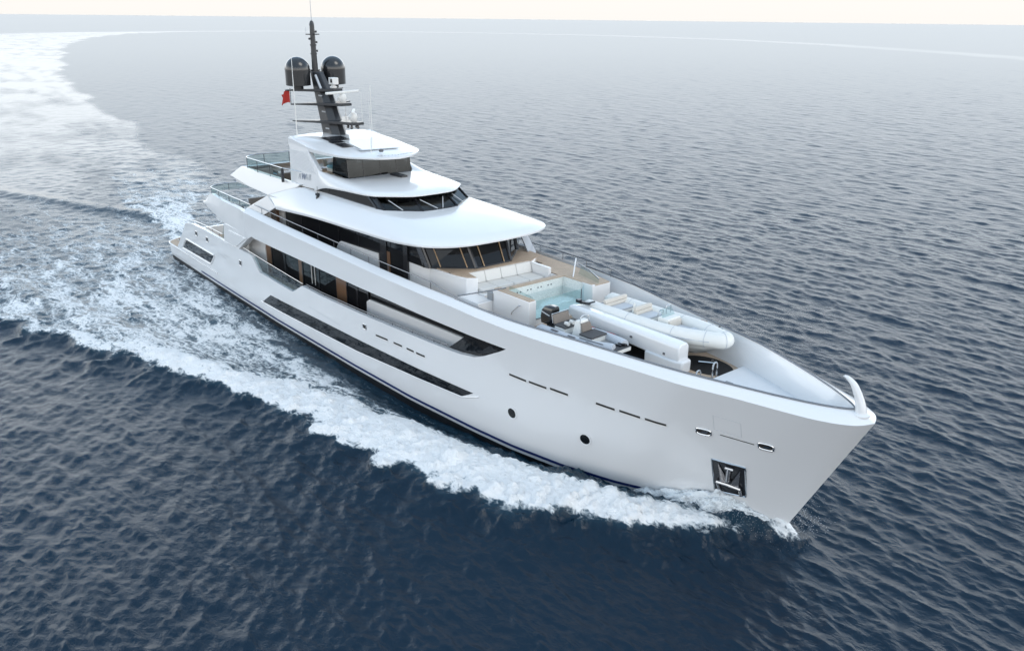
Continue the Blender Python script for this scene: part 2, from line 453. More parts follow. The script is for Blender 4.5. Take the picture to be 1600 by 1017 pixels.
def patch(bottom, top, s, n=60, off=.015, rows=4):
    B = resample(bottom, n); T = resample(top, n); V = []; Fc = []
    for k in range(rows+1):
        for i in range(n):
            p = B[i]+(T[i]-B[i])*k/rows
            V.append((p[0], s*(float(side(p[0], p[1]))+off), p[1]))
    for k in range(rows):
        for i in range(n-1):
            a = k*n+i; Fc.append((a, a+1, a+n+1, a+n))
    return V, Fc
MAT['hull_recess'] = MAT['cream']
for s in (-1, 1):
    # long window band low in the side, with a pale ledge below
    V, Fc = patch([(18.26, 1.24), (24.4, 1.39), (30.2, 1.56), (35.0, 1.84), (39.02, 2.0)], [(19.59, 2.01), (26.06, 2.17), (32.8, 2.31), (36.1, 2.38), (39.84, 2.42)], s)
    obj('hull_window_band', V, Fc, 'glass_dark', Y_)
    led = MB()
    L = [(18.0, 1.20), (24.4, 1.345), (30.2, 1.515), (35.0, 1.795), (39.05, 1.955), (40.2, 2.36)]
    P = resample(L, 70)
    led.tube([(x, s*(float(side(x, z))+.0), z) for x, z in P], .045, 6)
    led.build('window_ledge', 'white', Y_)
    # stern window
    V, Fc = patch([(3.5, 1.68), (9.24, 1.76)], [(4.4, 2.43), (10.1, 2.44)], s, 20)
    w_ = obj('stern_window', V, Fc, 'glass_dark', Y_)
    fr = MB()
    loop = [(3.3, 1.6), (9.4, 1.68), (10.35, 2.52), (4.3, 2.52), (3.3, 1.6)]
    P = resample(loop, 60)
    fr.tube([(x, s*(float(side(x, z))+.01), z) for x, z in P], .06, 6)
    fr.build('window_rim', 'white', w_)
    # portholes
    for (px_, pz_) in ((42.24, 2.26), (46.01, 2.28)):
        y = float(side(px_, pz_)); dy = float(side(px_+.3, pz_)-side(px_-.3, pz_))/.6
        dz = float(side(px_, pz_+.3)-side(px_, pz_-.3))/.6
        nrm = Vector((-dy, 1, -dz)).normalized(); tx = Vector((1, dy, 0)).normalized(); tz = nrm.cross(tx)
        def ring(r_, o_):
            return [(q.x, s*q.y, q.z) for q in (Vector((px_, y, pz_))+nrm*o_+(tx*math.cos(k*math.pi/12)+tz*math.sin(k*math.pi/12))*r_ for k in range(24))]
        ph = MB().loft([ring(.30, .005), ring(.30, .03), ring(.235, .03), ring(.225, .008)], True, False).build('porthole', 'white', Y_)
        MB().add(ring(.23, .012), [tuple(range(24))]).build('pane', 'glass_dark', ph)
    # narrow freeing ports
    for (a0, a1, za, zb) in ((32.1, 33.2, 3.04, 3.1), (33.75, 34.5, 3.12, 3.15), (34.9, 35.5, 3.16, 3.17), (35.7, 36.4, 3.17, 3.19),
                             (42.2, 43.15, 4.12, 4.09), (43.3, 44.22, 4.11, 4.09), (44.4, 45.28, 4.13, 4.1),
                             (46.6, 47.42, 4.14, 4.1), (47.62, 48.5, 4.12, 4.09), (48.7, 49.52, 4.1, 4.06)):
        V, Fc = patch([(a0, za-.045), (a1, zb-.045)], [(a0, za+.045), (a1, zb+.045)], s, 8, .012, 1)
        fp = obj('freeing_port', V, Fc, 'dark', Y_)
        V, Fc = patch([(a0-.06, za-.09), (a1+.04, zb-.09)], [(a0-.06, za-.045), (a1+.04, zb-.045)], s, 8, .016, 1)
        obj('sill', V, Fc, 'cream', fp)
    # square hawse openings along the bulwark
    for (hx, hz, hw, hh) in ((7.0, 3.45, .2, .16), (9.2, 3.45, .2, .16), (15.1, 3.07, .17, .17), (31.04, 3.2, .16, .13)):
        V, Fc = patch([(hx-hw, hz-hh), (hx+hw, hz-hh)], [(hx-hw, hz+hh), (hx+hw, hz+hh)], s, 6, .014, 1)
        o = obj('hawse_opening', V, Fc, 'dark', Y_)
        P = [(hx-hw, hz-hh), (hx+hw, hz-hh), (hx+hw, hz+hh), (hx-hw, hz+hh), (hx-hw, hz-hh)]
        MB().tube([(x, s*(float(side(x, z))+.015), z) for x, z in resample(P, 17)], .025, 6).build('rim', 'steel', o)
    # bow fairleads, steel ovals
    for cx_ in (50.87, 53.02):
        cz_ = 4.17
        P = [(cx_+.26*math.copysign(abs(math.cos(t))**.6, math.cos(t)), cz_+.13*math.copysign(abs(math.sin(t))**.6, math.sin(t))) for t in np.linspace(0, 2*math.pi, 25)]
        V = [(x, s*(float(side(x, z))+.012), z) for x, z in P[:-1]]
        o = obj('fairlead', V, [tuple(range(24))], 'dark', Y_)
        MB().tube([(x, s*(float(side(x, z))+.02), z) for x, z in P], .04, 8).build('rim', 'steel', o)
        V, Fc = patch([(cx_-.1, cz_-.06), (cx_+.14, cz_-.02)], [(cx_-.02, cz_+.03), (cx_+.2, cz_+.06)], s, 6, .05, 1)
        obj('roller', V, Fc, 'steel', o)
    # styling slot between the fairleads
    V, Fc = patch([(51.45, 4.19), (52.62, 4.12)], [(51.45, 4.225), (52.62, 4.155)], s, 12, .013, 1)
    obj('styling_groove', V, Fc, 'dark', Y_)
    for (x0_, z0_, x1_, z1_) in ((24.8, 2.65, 28.4, 2.52), (12.2, 3.02, 13.6, 2.98), (11.2, 2.95, 12.6, 2.75)):
        V, Fc = patch([(x0_, z0_-.012), (x1_, z1_-.012)], [(x0_, z0_+.012), (x1_, z1_+.012)], s, 20, .01, 1)
        obj('styling_groove', V, Fc, 'letter_grey', Y_)
    sd = MB()
    for (a_, b_) in (((51.25, 4.4), (52.2, 4.33)), ((52.2, 4.33), (52.22, 4.95)), ((52.22, 4.95), (51.27, 5.02)), ((51.27, 5.02), (51.25, 4.4))):
        sd.tube([(x, s*(float(side(x, z))+.0), z) for x, z in resample([a_, b_], 8)], .008, 4)
    sd.build('shell_door_seam', 'letter_grey', Y_)
    # anchor pocket
    def hp(x, z, o_=0.0): return (x, s*(float(side(x, z))+o_), z)
    pk = MB()
    a = [(51.05, 2.98), (52.22, 2.94), (52.14, 1.5), (51.03, 1.45)]
    V, Fc = patch([a[3], a[2]], [a[0], a[1]], s, 10, .012, 4)
    po = obj('anchor_pocket', V, Fc, 'frame', Y_)
    MB().tube([hp(x, z, .02) for x, z in resample(a+[a[0]], 41)], .035, 6).build('rim', 'steel', po)
    an = MB()
    an.tube([hp(51.68, 2.75, .10), hp(51.6, 2.15, .16)], .085, 10)
    an.tube([hp(51.55, 2.75, .10), hp(51.83, 2.73, .10)], .06, 8)
    for (tx_, tz_, bx_, bz_) in ((51.28, 2.86, 51.46, 2.0), (52.06, 2.76, 51.78, 1.95)):
        w2 = .17
        P0 = Vector(hp(bx_-w2, bz_, .10)); P1 = Vector(hp(bx_+w2, bz_, .10)); P2 = Vector(hp(tx_, tz_, .06)); P3 = Vector(hp(bx_, bz_+.15, .26))
        an.add([P0, P1, P2, P3], [(0, 1, 2), (0, 1, 3), (1, 2, 3), (0, 2, 3)])
    an.tube([hp(51.2, 1.98, .12), hp(51.6, 2.02, .22), hp(52.0, 1.86, .12)], .07, 8)
    an.tube([hp(51.2, 1.98, .12), hp(51.25, 1.6, .1)], .06, 8)
    an.tube([hp(52.0, 1.86, .12), hp(52.0, 1.56, .1)], .06, 8)
    an.build('anchor', 'anchor', Y_)

# ---- decks
def deck_poly(x0, x1, inset, z, n=60, f=None):
    f = f or (lambda x: float(side(x, z))-inset)
    X = np.linspace(x0, x1, n)
    return [(x, -f(x)) for x in X]+[(x, f(x)) for x in X[::-1]]
def two_deck(name, poly, z0, z1):
    o = MB().prism(poly, z0, z1-.02).build(name, 'white', Y_)
    MB().prism(poly, z1-.018, z1).build('planking', 'teak', o)
    return o
two_deck('swim_platform', deck_poly(-1, 4.9, .06, 1.2), 1.0, 1.3)
MB().prism(deck_poly(4.8, 42.4, .1, 2.6), 2.45, 2.6).build('main_deck', 'teak', Y_)
tr = MB().box(4.75, 5.0, -2.9, 2.9, 1.3, 3.3)
for s in (-1, 1):
    for k in range(5): tr.box(2.6+k*.45, 2.6+(k+1)*.45+.02, s*3.4-.45, s*3.4+.45, 1.3, 1.3+(k+1)*.26)
tr.build('transom_steps', 'white', Y_)
udf = lambda x: float(side(x, 5.4))-.12 if x > 16 else min(float(side(x, 5.4))-.12, 4.1)
two_deck('upper_deck', deck_poly(10.8, 41.3, .1, 5.4, f=udf), 5.2, 5.42)
MB().prism(deck_poly(41.32, 49.6, .3, 5.0, f=lambda x: float(br(x))-.12), 4.86, 5.08).build('foredeck', 'teak', Y_)
fdf = lambda x: max(float(br(x))-.1, .01)
fd = MB().prism(deck_poly(49.5, 55.2, 0, 5.3, f=fdf), 4.95, 5.24)
fd.build('forecastle_deck', 'nonskid', Y_, bevel=.02)

# ---- upper bulwark (fascia), capping and lining
for s in (-1, 1):
    fa = MB()
    xx = np.unique(np.r_[np.linspace(16.6, 42.1, 60), [17.5]])
    zlow = lambda x: np.interp(x, [16.6, 17.5, 25, 30.6, 35.4, 42.1], [4.96, 5.33, 5.27, 5.25, 5.30, 5.26])
    fa.add(*hull_strip(xx, zlow, zkt, s, nrow=6, rake=False))
    V = []; Fc = []                     # soffit edge
    for x in xx:
        z = float(zlow(x)); y = float(side(x, z)); V += [(x, s*y, z), (x, s*(y-.5), z+.0)]
    for i in range(len(xx)-1): Fc.append((2*i, 2*i+1, 2*i+3, 2*i+2))
    fa.add(V, Fc)
    # aft continuation of the fascia sweeping up to a point, and the plate down to the main deck bulwark
    ya = lambda x: float(np.interp(x, [8, 10, 13, 16.6], [3.95, 4.12, 4.35, float(side(16.6, 5.6))]))
    xa = np.linspace(8.3, 16.6, 30)
    zl = lambda x: float(np.interp(x, [8.3, 9.5, 11.5, 13, 16.6], [6.0, 5.75, 5.45, 5.25, 4.96]))
    zh = lambda x: float(np.interp(x, [8.3, 8.8, 9.8, 12, 16.6], [6.0, 6.35, 6.82, 6.72, float(zkt(16.6))]))
    V = []; Fc = []; nr = 5
    for x in xa:
        for k in range(nr+1):
            z = zl(x)+(zh(x)-zl(x))*k/nr; V.append((x, s*(ya(x)-.28*max(0, (k/nr-.3))*np.interp(x, [8.3, 15.5, 16.6], [1, .6, 0])), z))
    for i in range(len(xa)-1):
        for k in range(nr): a = i*(nr+1)+k; Fc.append((a, a+nr+1, a+nr+2, a+1))
    fa.add(V, Fc)
    V = []; Fc = []
    for x in xa: V += [(x, s*ya(x), zl(x)), (x, s*(ya(x)-1.0), zl(x)+.02)]
    for i in range(len(xa)-1): Fc.append((2*i, 2*i+1, 2*i+3, 2*i+2))
    fa.add(V, Fc)
    P = [(12.9, 5.3), (12.5, 4.0), (15.0, 4.0), (16.64, 4.96), (16.9, 5.3)]
    fa.slab([(x, s*(float(side(x, z))-.03), z) for x, z in P], [(x, s*(float(side(x, z))-.5), z) for x, z in P])
    P = [(13.6, 5.0), (13.3, 4.15), (14.7, 4.1), (16.5, 5.0)]
    fa.slab([(x, s*(float(side(x, z))+.05), z) for x, z in P], [(x, s*(float(side(x, z))-.2), z) for x, z in P])
    fa.build('upper_bulwark', 'white', Y_, smooth=28)
    # capping: knuckle line to rail line, one parameter along both
    tk = np.r_[np.linspace(16.6, 53, 100), np.linspace(53.05, 56.12, 40)[:-1], [56.12]]
    xr_of = lambda x: x if x < 52 else 52+(x-52)*(55.4-52)/(56.12-52)
    V = []; Fc = []
    for x in tk:
        z = float(zkt(x)); y = float(side(x, z)) if x < 56.1 else 0.0
        xq = xr_of(x); yr_ = float(br(xq)); zq = float(zr(xq))
        if x <= 18: yr_ = max(yr_, 4.1)
        for k in range(5):
            t = k/4
            V.append((x+(xq-x)*t, s*(y+(yr_-y)*t), z+(zq-z)*(math.sin(t*math.pi/2)*.55+t*.45)))
    for i in range(len(tk)-1):
        for k in range(4): a = i*5+k; Fc.append((a, a+5, a+6, a+1))
    # aft run of capping
    b0 = len(V)
    for x in np.linspace(9.4, 16.6, 14):
        z = zh(x); yq = ya(x)-.28*.7*float(np.interp(x, [8.3, 15.5, 16.6], [1, .6, 0])); V += [(x, s*yq, z), (x, s*(yq-.2), z+.1*float(np.interp(x, [10, 16.6], [0, 1])))]
    for i in range(13): a = b0+2*i; Fc.append((a, a+2, a+3, a+1))
    obj('bulwark_capping', V, Fc, 'white', Y_, smooth=40)
    # inner lining
    xx = np.r_[np.linspace(17, 54, 90), np.linspace(54.1, 55.4, 12)]
    V = []; Fc = []
    for x in xx:
        y = float(br(x)); z = float(zr(x)); fl = 5.42 if x < 41.3 else (5.08 if x < 49.3 else 5.2)
        lean = np.interp(x, [17, 38, 43, 54, 55.4], [.05, .08, .32, .38, 0])
        V += [(x, s*y, z+.005), (x, s*(y-.02-.5*lean), z+(fl-z)*.5), (x, s*max(y-.03-lean, .0), fl-.1)]
    for i in range(len(xx)-1):
        for k in (0, 1): a = i*3+k; Fc.append((a, a+3, a+4, a+1))
    obj('bulwark_lining', V, Fc, 'white', Y_, smooth=40)
    # dark cap rail along the top of the bow bulwark
    P = [(x, s*(float(br(x))+.0), float(zr(x))+.03) for x in np.r_[np.linspace(38.4, 54, 50), np.linspace(54.1, 55.38, 14)]]
    MB().tube(P, .035, 8).build('cap_rail', 'rail_dark', Y_)

# ---- bow post (jack staff base)
bp_ = smoothline([(55.62, 6.0), (55.52, 6.45), (55.25, 6.95), (55.0, 7.15), (54.83, 7.2)], 5)
rings = []
for i, (x, z) in enumerate(bp_):
    q = i/(len(bp_)-1); a = .17*(1-q)+.05; b = .13*(1-q)+.05
    rings.append([(x+a*math.cos(t)*(.7+.3*(1-q)), b*math.sin(t), z+a*math.cos(t)*.6*q) for t in np.linspace(0, 2*math.pi, 13)[:-1]])
MB().loft(rings).build('bow_post', 'white', Y_)
MB().lathe((55.6, 0, 6.02), [(.3, 0), (.3, .05), (.2, .1)], 20).build('bow_post_foot', 'white', Y_)

# ============================================================ SUPERSTRUCTURE
def wall_xz(name, poly, y0, y1, s, mat, parent=None, **kw):      # upright panel, outline in x,z, between two y
    return MB().slab([(x, s*y0, z) for x, z in poly], [(x, s*y1, z) for x, z in poly]).build(name, mat, parent or Y_, **kw)
def rect(x0, x1, z0, z1): return [(x0, z0), (x1, z0), (x1, z1), (x0, z1)]

# ---- main deck house
MB().box(15.0, 41.6, -3.3, 3.3, 2.6, 5.2).build('main_deckhouse', 'dark', Y_)
for s in (-1, 1):
    wall_xz('deckhouse_panel', rect(14.4, 17.0, 2.6, 5.2), 3.2, 3.48, s, 'white')
    wall_xz('deckhouse_panel', [(29.4, 2.6), (40.2, 2.6), (39.6, 3.6), (38.7, 4.42), (29.75, 4.12), (29.45, 3.95)], 3.3, 3.5, s, 'white', bevel=.03)
    for a, b in ((17.02, 17.7), (21.5, 21.9), (26.1, 27.2)):
        wall_xz('veneer_column', rect(a, b, 2.6, 5.2), 3.3, 3.44, s, 'wood')
    for a, b in ((17.75, 19.5), (19.62, 21.45), (21.95, 23.9), (24.0, 26.05), (27.25, 28.3), (28.4, 29.5)):
        wd = wall_xz('saloon_window', rect(a, b, 2.75, 5.1), 3.3, 3.40, s, 'glass_dark')
        fr = MB()
        for x in (a, b): fr.box(x-.05, x+.05, min(s*3.3, s*3.43), max(s*3.3, s*3.43), 2.62, 5.2)
        fr.build('frame', 'frame', wd)
    wall_xz('saloon_window', [(29.8, 4.14), (38.8, 4.44), (38.4, 5.15), (29.8, 5.15)], 3.3, 3.4, s, 'glass_dark')
    for x in (23.1, 23.5):
        wall_xz('window_trim', rect(x, x+.05, 3.4, 4.6), 3.41, 3.44, s, 'offwhite')
    # dark glazed wedge closing the forward end of the side deck
    zb = lambda x: ztop(x)+.0
    B = [(x, zb(x)+.01) for x in np.linspace(38.0, 42.0, 20)]
    T = [(x, 5.27) for x in np.linspace(39.6, 42.05, 20)]
    V, Fc = patch(B, T, s, 24, -.22, 3)
    obj('bulwark_glazing', V, Fc, 'glass_dark', Y_)
    # glass balustrade in the low part of the bulwark, and the side deck handrail
    gx = np.linspace(17.3, 24.0, 12)
    V = []; Fc = []
    for x in gx: y = float(side(x, 3.5))-.12; V += [(x, s*y, float(ztop(x))+.005), (x, s*y, max(4.02-(x-17.3)*.045, float(ztop(x))+.012))]
    for i in range(len(gx)-1): Fc.append((2*i, 2*i+2, 2*i+3, 2*i+1))
    gb = obj('glass_balustrade', V, Fc, 'glass', Y_)
    hr = MB().tube([(x, s*(float(side(x, 4))-.12), 4.2-(x-15.5)*.047) for x in np.linspace(15.6, 24.0, 30)], .025, 8)
    hr.build('handrail', 'steel', Y_)
    for x in (19.4, 21.2, 22.9):
        y = s*(float(side(x, 4))-.12); MB().tube([(x, y, 3.0), (x, y, 4.0-(x-17.3)*.045)], .018, 6).build('stanchion', 'steel', gb)
    P = [(x, s*(float(side(x, 4))-.16), float(ztop(x))+.14) for x in np.linspace(24.4, 38.0, 40)]
    hr = MB().tube(P, .022, 8).build('handrail', 'rail_dark', Y_)
    for k in range(1, 39, 5):
        x, y, z = P[k]; MB().tube([(x, y, z-.16), (x, y, z)], .016, 6).build('stanchion', 'rail_dark', hr)

# ---- upper deck house
uh = [(18.6, 3.0), (33.7, 3.0), (34.5, 2.72), (36.0, 1.08), (36.0, -1.08), (34.5, -2.72), (33.7, -3.0), (18.6, -3.0)]
MB().prism([(x, y*.985) for x, y in uh], 5.42, 6.86).build('upper_deckhouse', 'white', Y_)
MB().prism([(18.7, 2.9), (30, 2.9), (30, -2.9), (18.7, -2.9)], 6.86, 8.1).build('upper_deck_core', 'dark', Y_)
MB().box(30, 33.2, -1.2, 1.2, 6.86, 8.1).build('interior_bulkhead', 'dark', Y_)
for s in (-1, 1):
    wall_xz('aft_door_pillar', [(18.4, 5.42), (19.4, 5.42), (19.4, 7.9), (18.9, 7.9)], 2.7, 3.12, s, 'white')
    for k, (a, b) in enumerate(((19.45, 21.6), (21.65, 23.8), (23.85, 26.0), (26.05, 28.2), (28.25, 30.4))):
        zb = 6.0 if k < 3 else 6.72
        wd = wall_xz('side_window', rect(a, b, 5.5, 8.1), 2.98, 3.05, s, 'glass_dark')
        MB().box(b-.02, b+.05, min(s*3.0, s*3.07), max(s*3.0, s*3.07), 5.5, 8.1).build('frame', 'frame', wd)
    wall_xz('side_screen', [(25.3, 5.42), (30.3, 5.42), (30.3, 6.74), (26.4, 6.62), (26.15, 6.5)], 3.07, 3.16, s, 'white', bevel=.02)
    wall_xz('door_frame', rect(30.45, 31.0, 5.42, 8.1), 2.97, 3.07, s, 'frame')
    wall_xz('veneer_column', rect(31.02, 31.3, 5.42, 7.0), 2.97, 3.06, s, 'wood')
    wall_xz('side_door', rect(31.05, 32.5, 5.45, 8.05), 2.96, 3.03, s, 'glass_dark')
    wall_xz('door_frame', rect(32.55, 32.95, 5.42, 8.1), 2.97, 3.07, s, 'frame')
    wd = wall_xz('side_window', [(33.0, 6.86), (34.35, 6.86), (33.75, 8.1), (33.0, 8.1)], 2.92, 3.0, s, 'glass_dark')
    # raked corner pillar and the facets of the front windows
b4 = [(34.55, -2.78, 6.88), (36.05, -1.1, 6.88), (36.05, 1.1, 6.88), (34.55, 2.78, 6.88)]
t4 = [(33.95, -2.95, 8.15), (35.35, -1.2, 8.15), (35.35, 1.2, 8.15), (33.95, 2.95, 8.15)]
def facets(b4, t4, name, mat, splits, mull, mr, frm, parent=Y_):
    for k in range(len(b4)-1):
        n = splits[k]
        for j in range(n):
            f0, f1 = j/n, (j+1)/n
            L = lambda P, Q, f: tuple(P[i]+(Q[i]-P[i])*f for i in range(3))
            q = [L(b4[k], b4[k+1], f0), L(b4[k], b4[k+1], f1), L(t4[k], t4[k+1], f1), L(t4[k], t4[k+1], f0)]
            g = obj(name, q, [(0, 1, 2, 3)], mat, parent, smooth=0)
            m = MB()
            m.tube([q[0], q[1]], mr, 6); m.tube([q[3], q[2]], mr, 6)
            if j == 0: m.tube([q[0], q[3]], mr*1.6, 6)
            if k == len(b4)-2 and j == n-1: m.tube([q[1], q[2]], mr*1.6, 6)
            m.build('frame', frm, g)
            if mull and k < 2:
                for f in mull:
                    a = L(q[0], q[1], f); c = L(q[3], q[2], f)
                    off = Vector((.03, -.01 if k == 0 else 0, .02))
                    MB().tube([Vector(a)+off, Vector(c)+off], .03, 6).build('mullion', 'beige_wood', g)
MAT['beige_wood'] = principled('tan_mullion', (0.42, 0.28, 0.16), 0.5, noise_amt=0.1)
facets(b4, t4, 'front_window', 'glass_dark', (1, 1, 1), (.22, .8), .06, 'frame')
for s in (-1, 1):
    MB().slab([(34.2, s*2.86, 6.85), (34.55, s*2.8, 6.85), (33.9, s*2.98, 8.15), (33.6, s*3.0, 8.15)],
              [(34.2, s*3.0, 6.85), (34.6, s*2.9, 6.85), (33.95, s*3.08, 8.15), (33.6, s*3.1, 8.15)]).build('corner_pillar', 'rail_dark', Y_)
MB().slab([(35.5, 2.95, 6.56), (34.2, 3.05, 8.15), (33.3, 4.05, 8.1), (34.7, 4.05, 6.56)], [(35.4, 2.95, 6.56), (34.1, 3.05, 8.15), (33.2, 4.05, 8.1), (34.6, 4.05, 6.56)]).build('wind_screen', 'screen_grey', Y_)

def mirror_loop(P): return P+[(x, -y, z) for x, y, z in P[::-1] if abs(y) > 1e-6]
def brow(name, E, T, thick, soff, crown=.08, n=7, per=6, label=None):
    E = smoothline(E, per); T = smoothline(T, per)
    V = []; Fc = []
    ring = []
    for e, t in zip(E, T):
        row = []
        cx, cy, cz = soff(e)
        row.append((cx, cy, cz))
        row.append((e[0]*.985+t[0]*.015, e[1]*.985+t[1]*.015, e[2]-thick))
        row.append((e[0], e[1], e[2]-thick*.75))
        row.append((e[0], e[1], e[2]-thick*.25))
        for k in range(n):
            f = (k/(n-1)); ff = .012+.988*f
            row.append((e[0]+(t[0]-e[0])*ff, e[1]+(t[1]-e[1])*ff, e[2]+(t[2]-e[2])*ff+crown*math.sin(math.pi*f)))
        ring.append(row)
    m = len(ring[0])
    full = ring+[[(x, -y, z) for x, y, z in row] for row in ring[::-1][1:]]
    for row in full: V += row
    for i in range(len(full)-1):
        for k in range(m-1): a = i*m+k; Fc.append((a, a+m, a+m+1, a+1))
    return obj(name, V, Fc, 'white', Y_, smooth=50)

E = [(20.4,-4.1,7.66),(23,-4.12,7.85),(25.7,-4.13,8.0),(29.9,-4.15,8.13),(32.9,-4.2,8.24),(34.6,-4.1,8.33),(35.7,-3.72,8.37),(36.4,-2.95,8.38),(36.8,-1.8,8.39),(36.95,0,8.4)]
T = [(18.9,-3.85,8.1),(21.9,-3.35,8.95),(23.5,-3.02,9.02),(28,-2.97,9.03),(30.1,-2.82,9.0),(30.6,-2.4,8.98),(31.0,-1.9,8.95),(31.5,-1.3,8.93),(31.68,-.8,8.93),(31.72,0,8.93)]
brow('upper_deck_roof', E, T, .15, lambda e: (min(e[0], 35.2), e[1]*.6, e[2]-.12))
MB().prism([(18.9, -3.9), (34, -3.7), (35.6, -2.4), (35.6, 2.4), (34, 3.7), (18.9, 3.9)], 8.06, 8.16).build('roof_soffit', 'cream', Y_)
for s in (-1, 1):       # raking side leg of the roof
    A = [(15.6, 4.22, 6.62), (18.3, 4.22, 6.66), (20.4, 4.1, 7.62), (18.9, 3.85, 8.1)]
    q = MB().slab([(x, s*y, z) for x, y, z in A], [(x-.02, s*(y-.3), z) for x, y, z in A])
    q.build('roof_leg', 'white', Y_, bevel=.04)
    MB().box(17.9, 18.7, min(s*2.6, s*3.3), max(s*2.6, s*3.3), 5.42, 8.0).build('stair_panel', 'wood', Y_)

# ---- bridge deck aft terrace
ab = MB()
Pq = [(12.72, 3.62, 8.43), (14.75, 3.62, 9.29), (22.3, 3.35, 9.2), (21.9, 3.36, 8.96), (18.9, 3.86, 8.1), (16.0, 3.86, 8.22)]
for s in (-1, 1):
    ab.slab([(x, s*y, z) for x, y, z in Pq], [(x+.1, s*(y-.18), z) for x, y, z in Pq])
ab.slab([(12.72, -3.62, 8.43), (12.72, 3.62, 8.43), (14.75, 3.62, 9.29), (14.75, -3.62, 9.29)], [(12.95, -3.5, 8.35), (12.95, 3.5, 8.35), (14.98, 3.5, 9.25), (14.98, -3.5, 9.25)])
ab.build('aft_bulwark', 'white', Y_, smooth=30, bevel=.03)
two_deck('bridge_deck', [(13.2, -3.4), (20.8, -3.35), (20.8, 3.35), (13.2, 3.4)], 8.02, 8.26)

def balustrade(path, zb, zt_, name='glass_balustrade', postevery=1.5, closedends=True, rail='steel', dark=()):
    P = [Vector((x, y, 0)) for x, y in path]
    V = []; Fc = []
    zbf = zb if callable(zb) else (lambda x: zb); ztf = zt_ if callable(zt_) else (lambda x: zt_)
    for p in P: V += [(p.x, p.y, zbf(p.x)), (p.x, p.y, ztf(p.x))]
    for i in range(len(P)-1): Fc.append((2*i, 2*i+2, 2*i+3, 2*i+1))
    g = obj(name, V, Fc, 'glass', Y_)
    MB().tube([(p.x, p.y, ztf(p.x)+.02) for p in P], .03, 8).build('rail', rail, g)
    acc = 0
    for i in range(1, len(P)):
        acc += (P[i]-P[i-1]).length
        if acc >= postevery:
            acc = 0; p = P[i]; MB().tube([(p.x, p.y, zbf(p.x)-.03), (p.x, p.y, ztf(p.x))], .022, 6).build('stanchion', 'rail_dark', g)
    return g
def rounded_u(x_aft, x_fwd, hy, rad, n=10):
    P = [(x, -hy) for x in np.linspace(x_fwd, x_aft+rad, 12)]
    P += [(x_aft+rad-rad*math.sin(t), -hy+rad-rad*math.cos(t)) for t in np.linspace(0, math.pi/2, n)]
    P += [(x_aft, y) for y in np.linspace(-hy+rad, hy-rad, 10)][1:]
    P += [(x_aft+rad-rad*math.cos(t), hy-rad+rad*math.sin(t)) for t in np.linspace(0, math.pi/2, n)]
    P += [(x, hy) for x in np.linspace(x_aft+rad, x_fwd, 12)][1:]
    return P
balustrade(rounded_u(14.85, 20.6, 3.55, .9), 9.22, 9.92)
balustrade(rounded_u(9.1, 16.3, 3.88, .9), lambda x: 6.76, lambda x: 7.2-.02*(x-9))
for s in (-1, 1):
    MB().tube([(20.6, s*3.55, 9.94), (21.3, s*3.4, 9.93), (22.2, s*3.16, 9.9)], .022, 8).build('rail_end', 'steel', Y_)
    MB().box(20.45, 20.6, min(s*3.48, s*3.6), max(s*3.48, s*3.6), 9.1, 9.93).build('rail_post', 'frame', Y_)

# ---- bridge windows with an inside to look into
bb = [(23.3,-3.0,9.05),(29.9,-2.86,9.02),(30.42,-2.7,8.98),(31.58,-1.1,8.93),(31.58,1.1,8.93),(30.42,2.7,8.98),(29.9,2.86,9.02),(23.3,3.0,9.05)]
tt = [(24.3,-2.95,9.42),(28.95,-2.82,9.56),(29.35,-2.64,9.58),(30.4,-1.02,9.6),(30.4,1.02,9.6),(29.35,2.64,9.58),(28.95,2.82,9.56),(24.3,2.95,9.42)]
def lerp3(P, Q, f): return tuple(P[i]+(Q[i]-P[i])*f for i in range(3))
for k in range(7):
    q = [bb[k], bb[k+1], tt[k+1], tt[k]]
    g = obj('bridge_window', q, [(0, 1, 2, 3)], 'glass_dark' if k in (0, 6) else ('frame' if k in (1, 5) else 'glass_bridge'), Y_, smooth=0)
    m = MB()
    r_ = .07 if k in (1, 2, 3, 4, 5) else .03
    m.tube([q[0], q[1]], r_*.7, 6); m.tube([q[3], q[2]], r_*.7, 6); m.tube([q[0], q[3]], r_, 6); m.tube([q[1], q[2]], r_, 6)
    m.build('frame', 'frame', g)
    if k in (2, 3, 4):
        for f0, f1 in (((.45, .25),) if k != 3 else ((.4, .1), (.55, .8))):
            a = Vector(lerp3(bb[k], bb[k+1], f0))+Vector((.07, 0, .05)); b = Vector(lerp3(lerp3(bb[k], bb[k+1], f1), lerp3(tt[k], tt[k+1], f1), .62))+Vector((.07, 0, .05))
            MB().tube([a, b], .025, 6).build('wiper', 'letter_grey', g)
MB().prism([(24, -2.7), (29, -2.6), (30.2, -2.3), (31.3, -.9), (31.3, .9), (30.2, 2.3), (29, 2.6), (24, 2.7)], 8.6, 8.72).build('bridge_floor', 'dark', Y_)
MB().box(24, 24.2, -2.7, 2.7, 8.6, 9.9).build('bridge_bulkhead', 'beige', Y_)
co = MB(); co.prism([(29.3, -2.0), (30.1, -2.0), (31.0, -.8), (31.0, .8), (30.1, 2.0), (29.3, 2.0)], 8.72, 9.1)
co.build('bridge_console', 'taupe', Y_, bevel=.03)
for y in (-1.2, -.3, .6, 1.5):
    MB().obox((29.9, y, 9.25), .08, .7, .3, 0, .3).build('bridge_screen', 'frame', Y_)
for y in (-.9, .9):
    h = MB(); h.obox((28.3, y, 8.95), .55, .55, .12); h.obox((28.05, y, 9.3), .12, .52, .6); h.obox((28.35, y, 8.8), .15, .15, .25)
    h.build('helm_chair', 'beige', Y_, bevel=.04)
MB().box(25.5, 26.5, -2.3, 2.3, 8.72, 9.15).build('bridge_sofa', 'beige', Y_, bevel=.05)

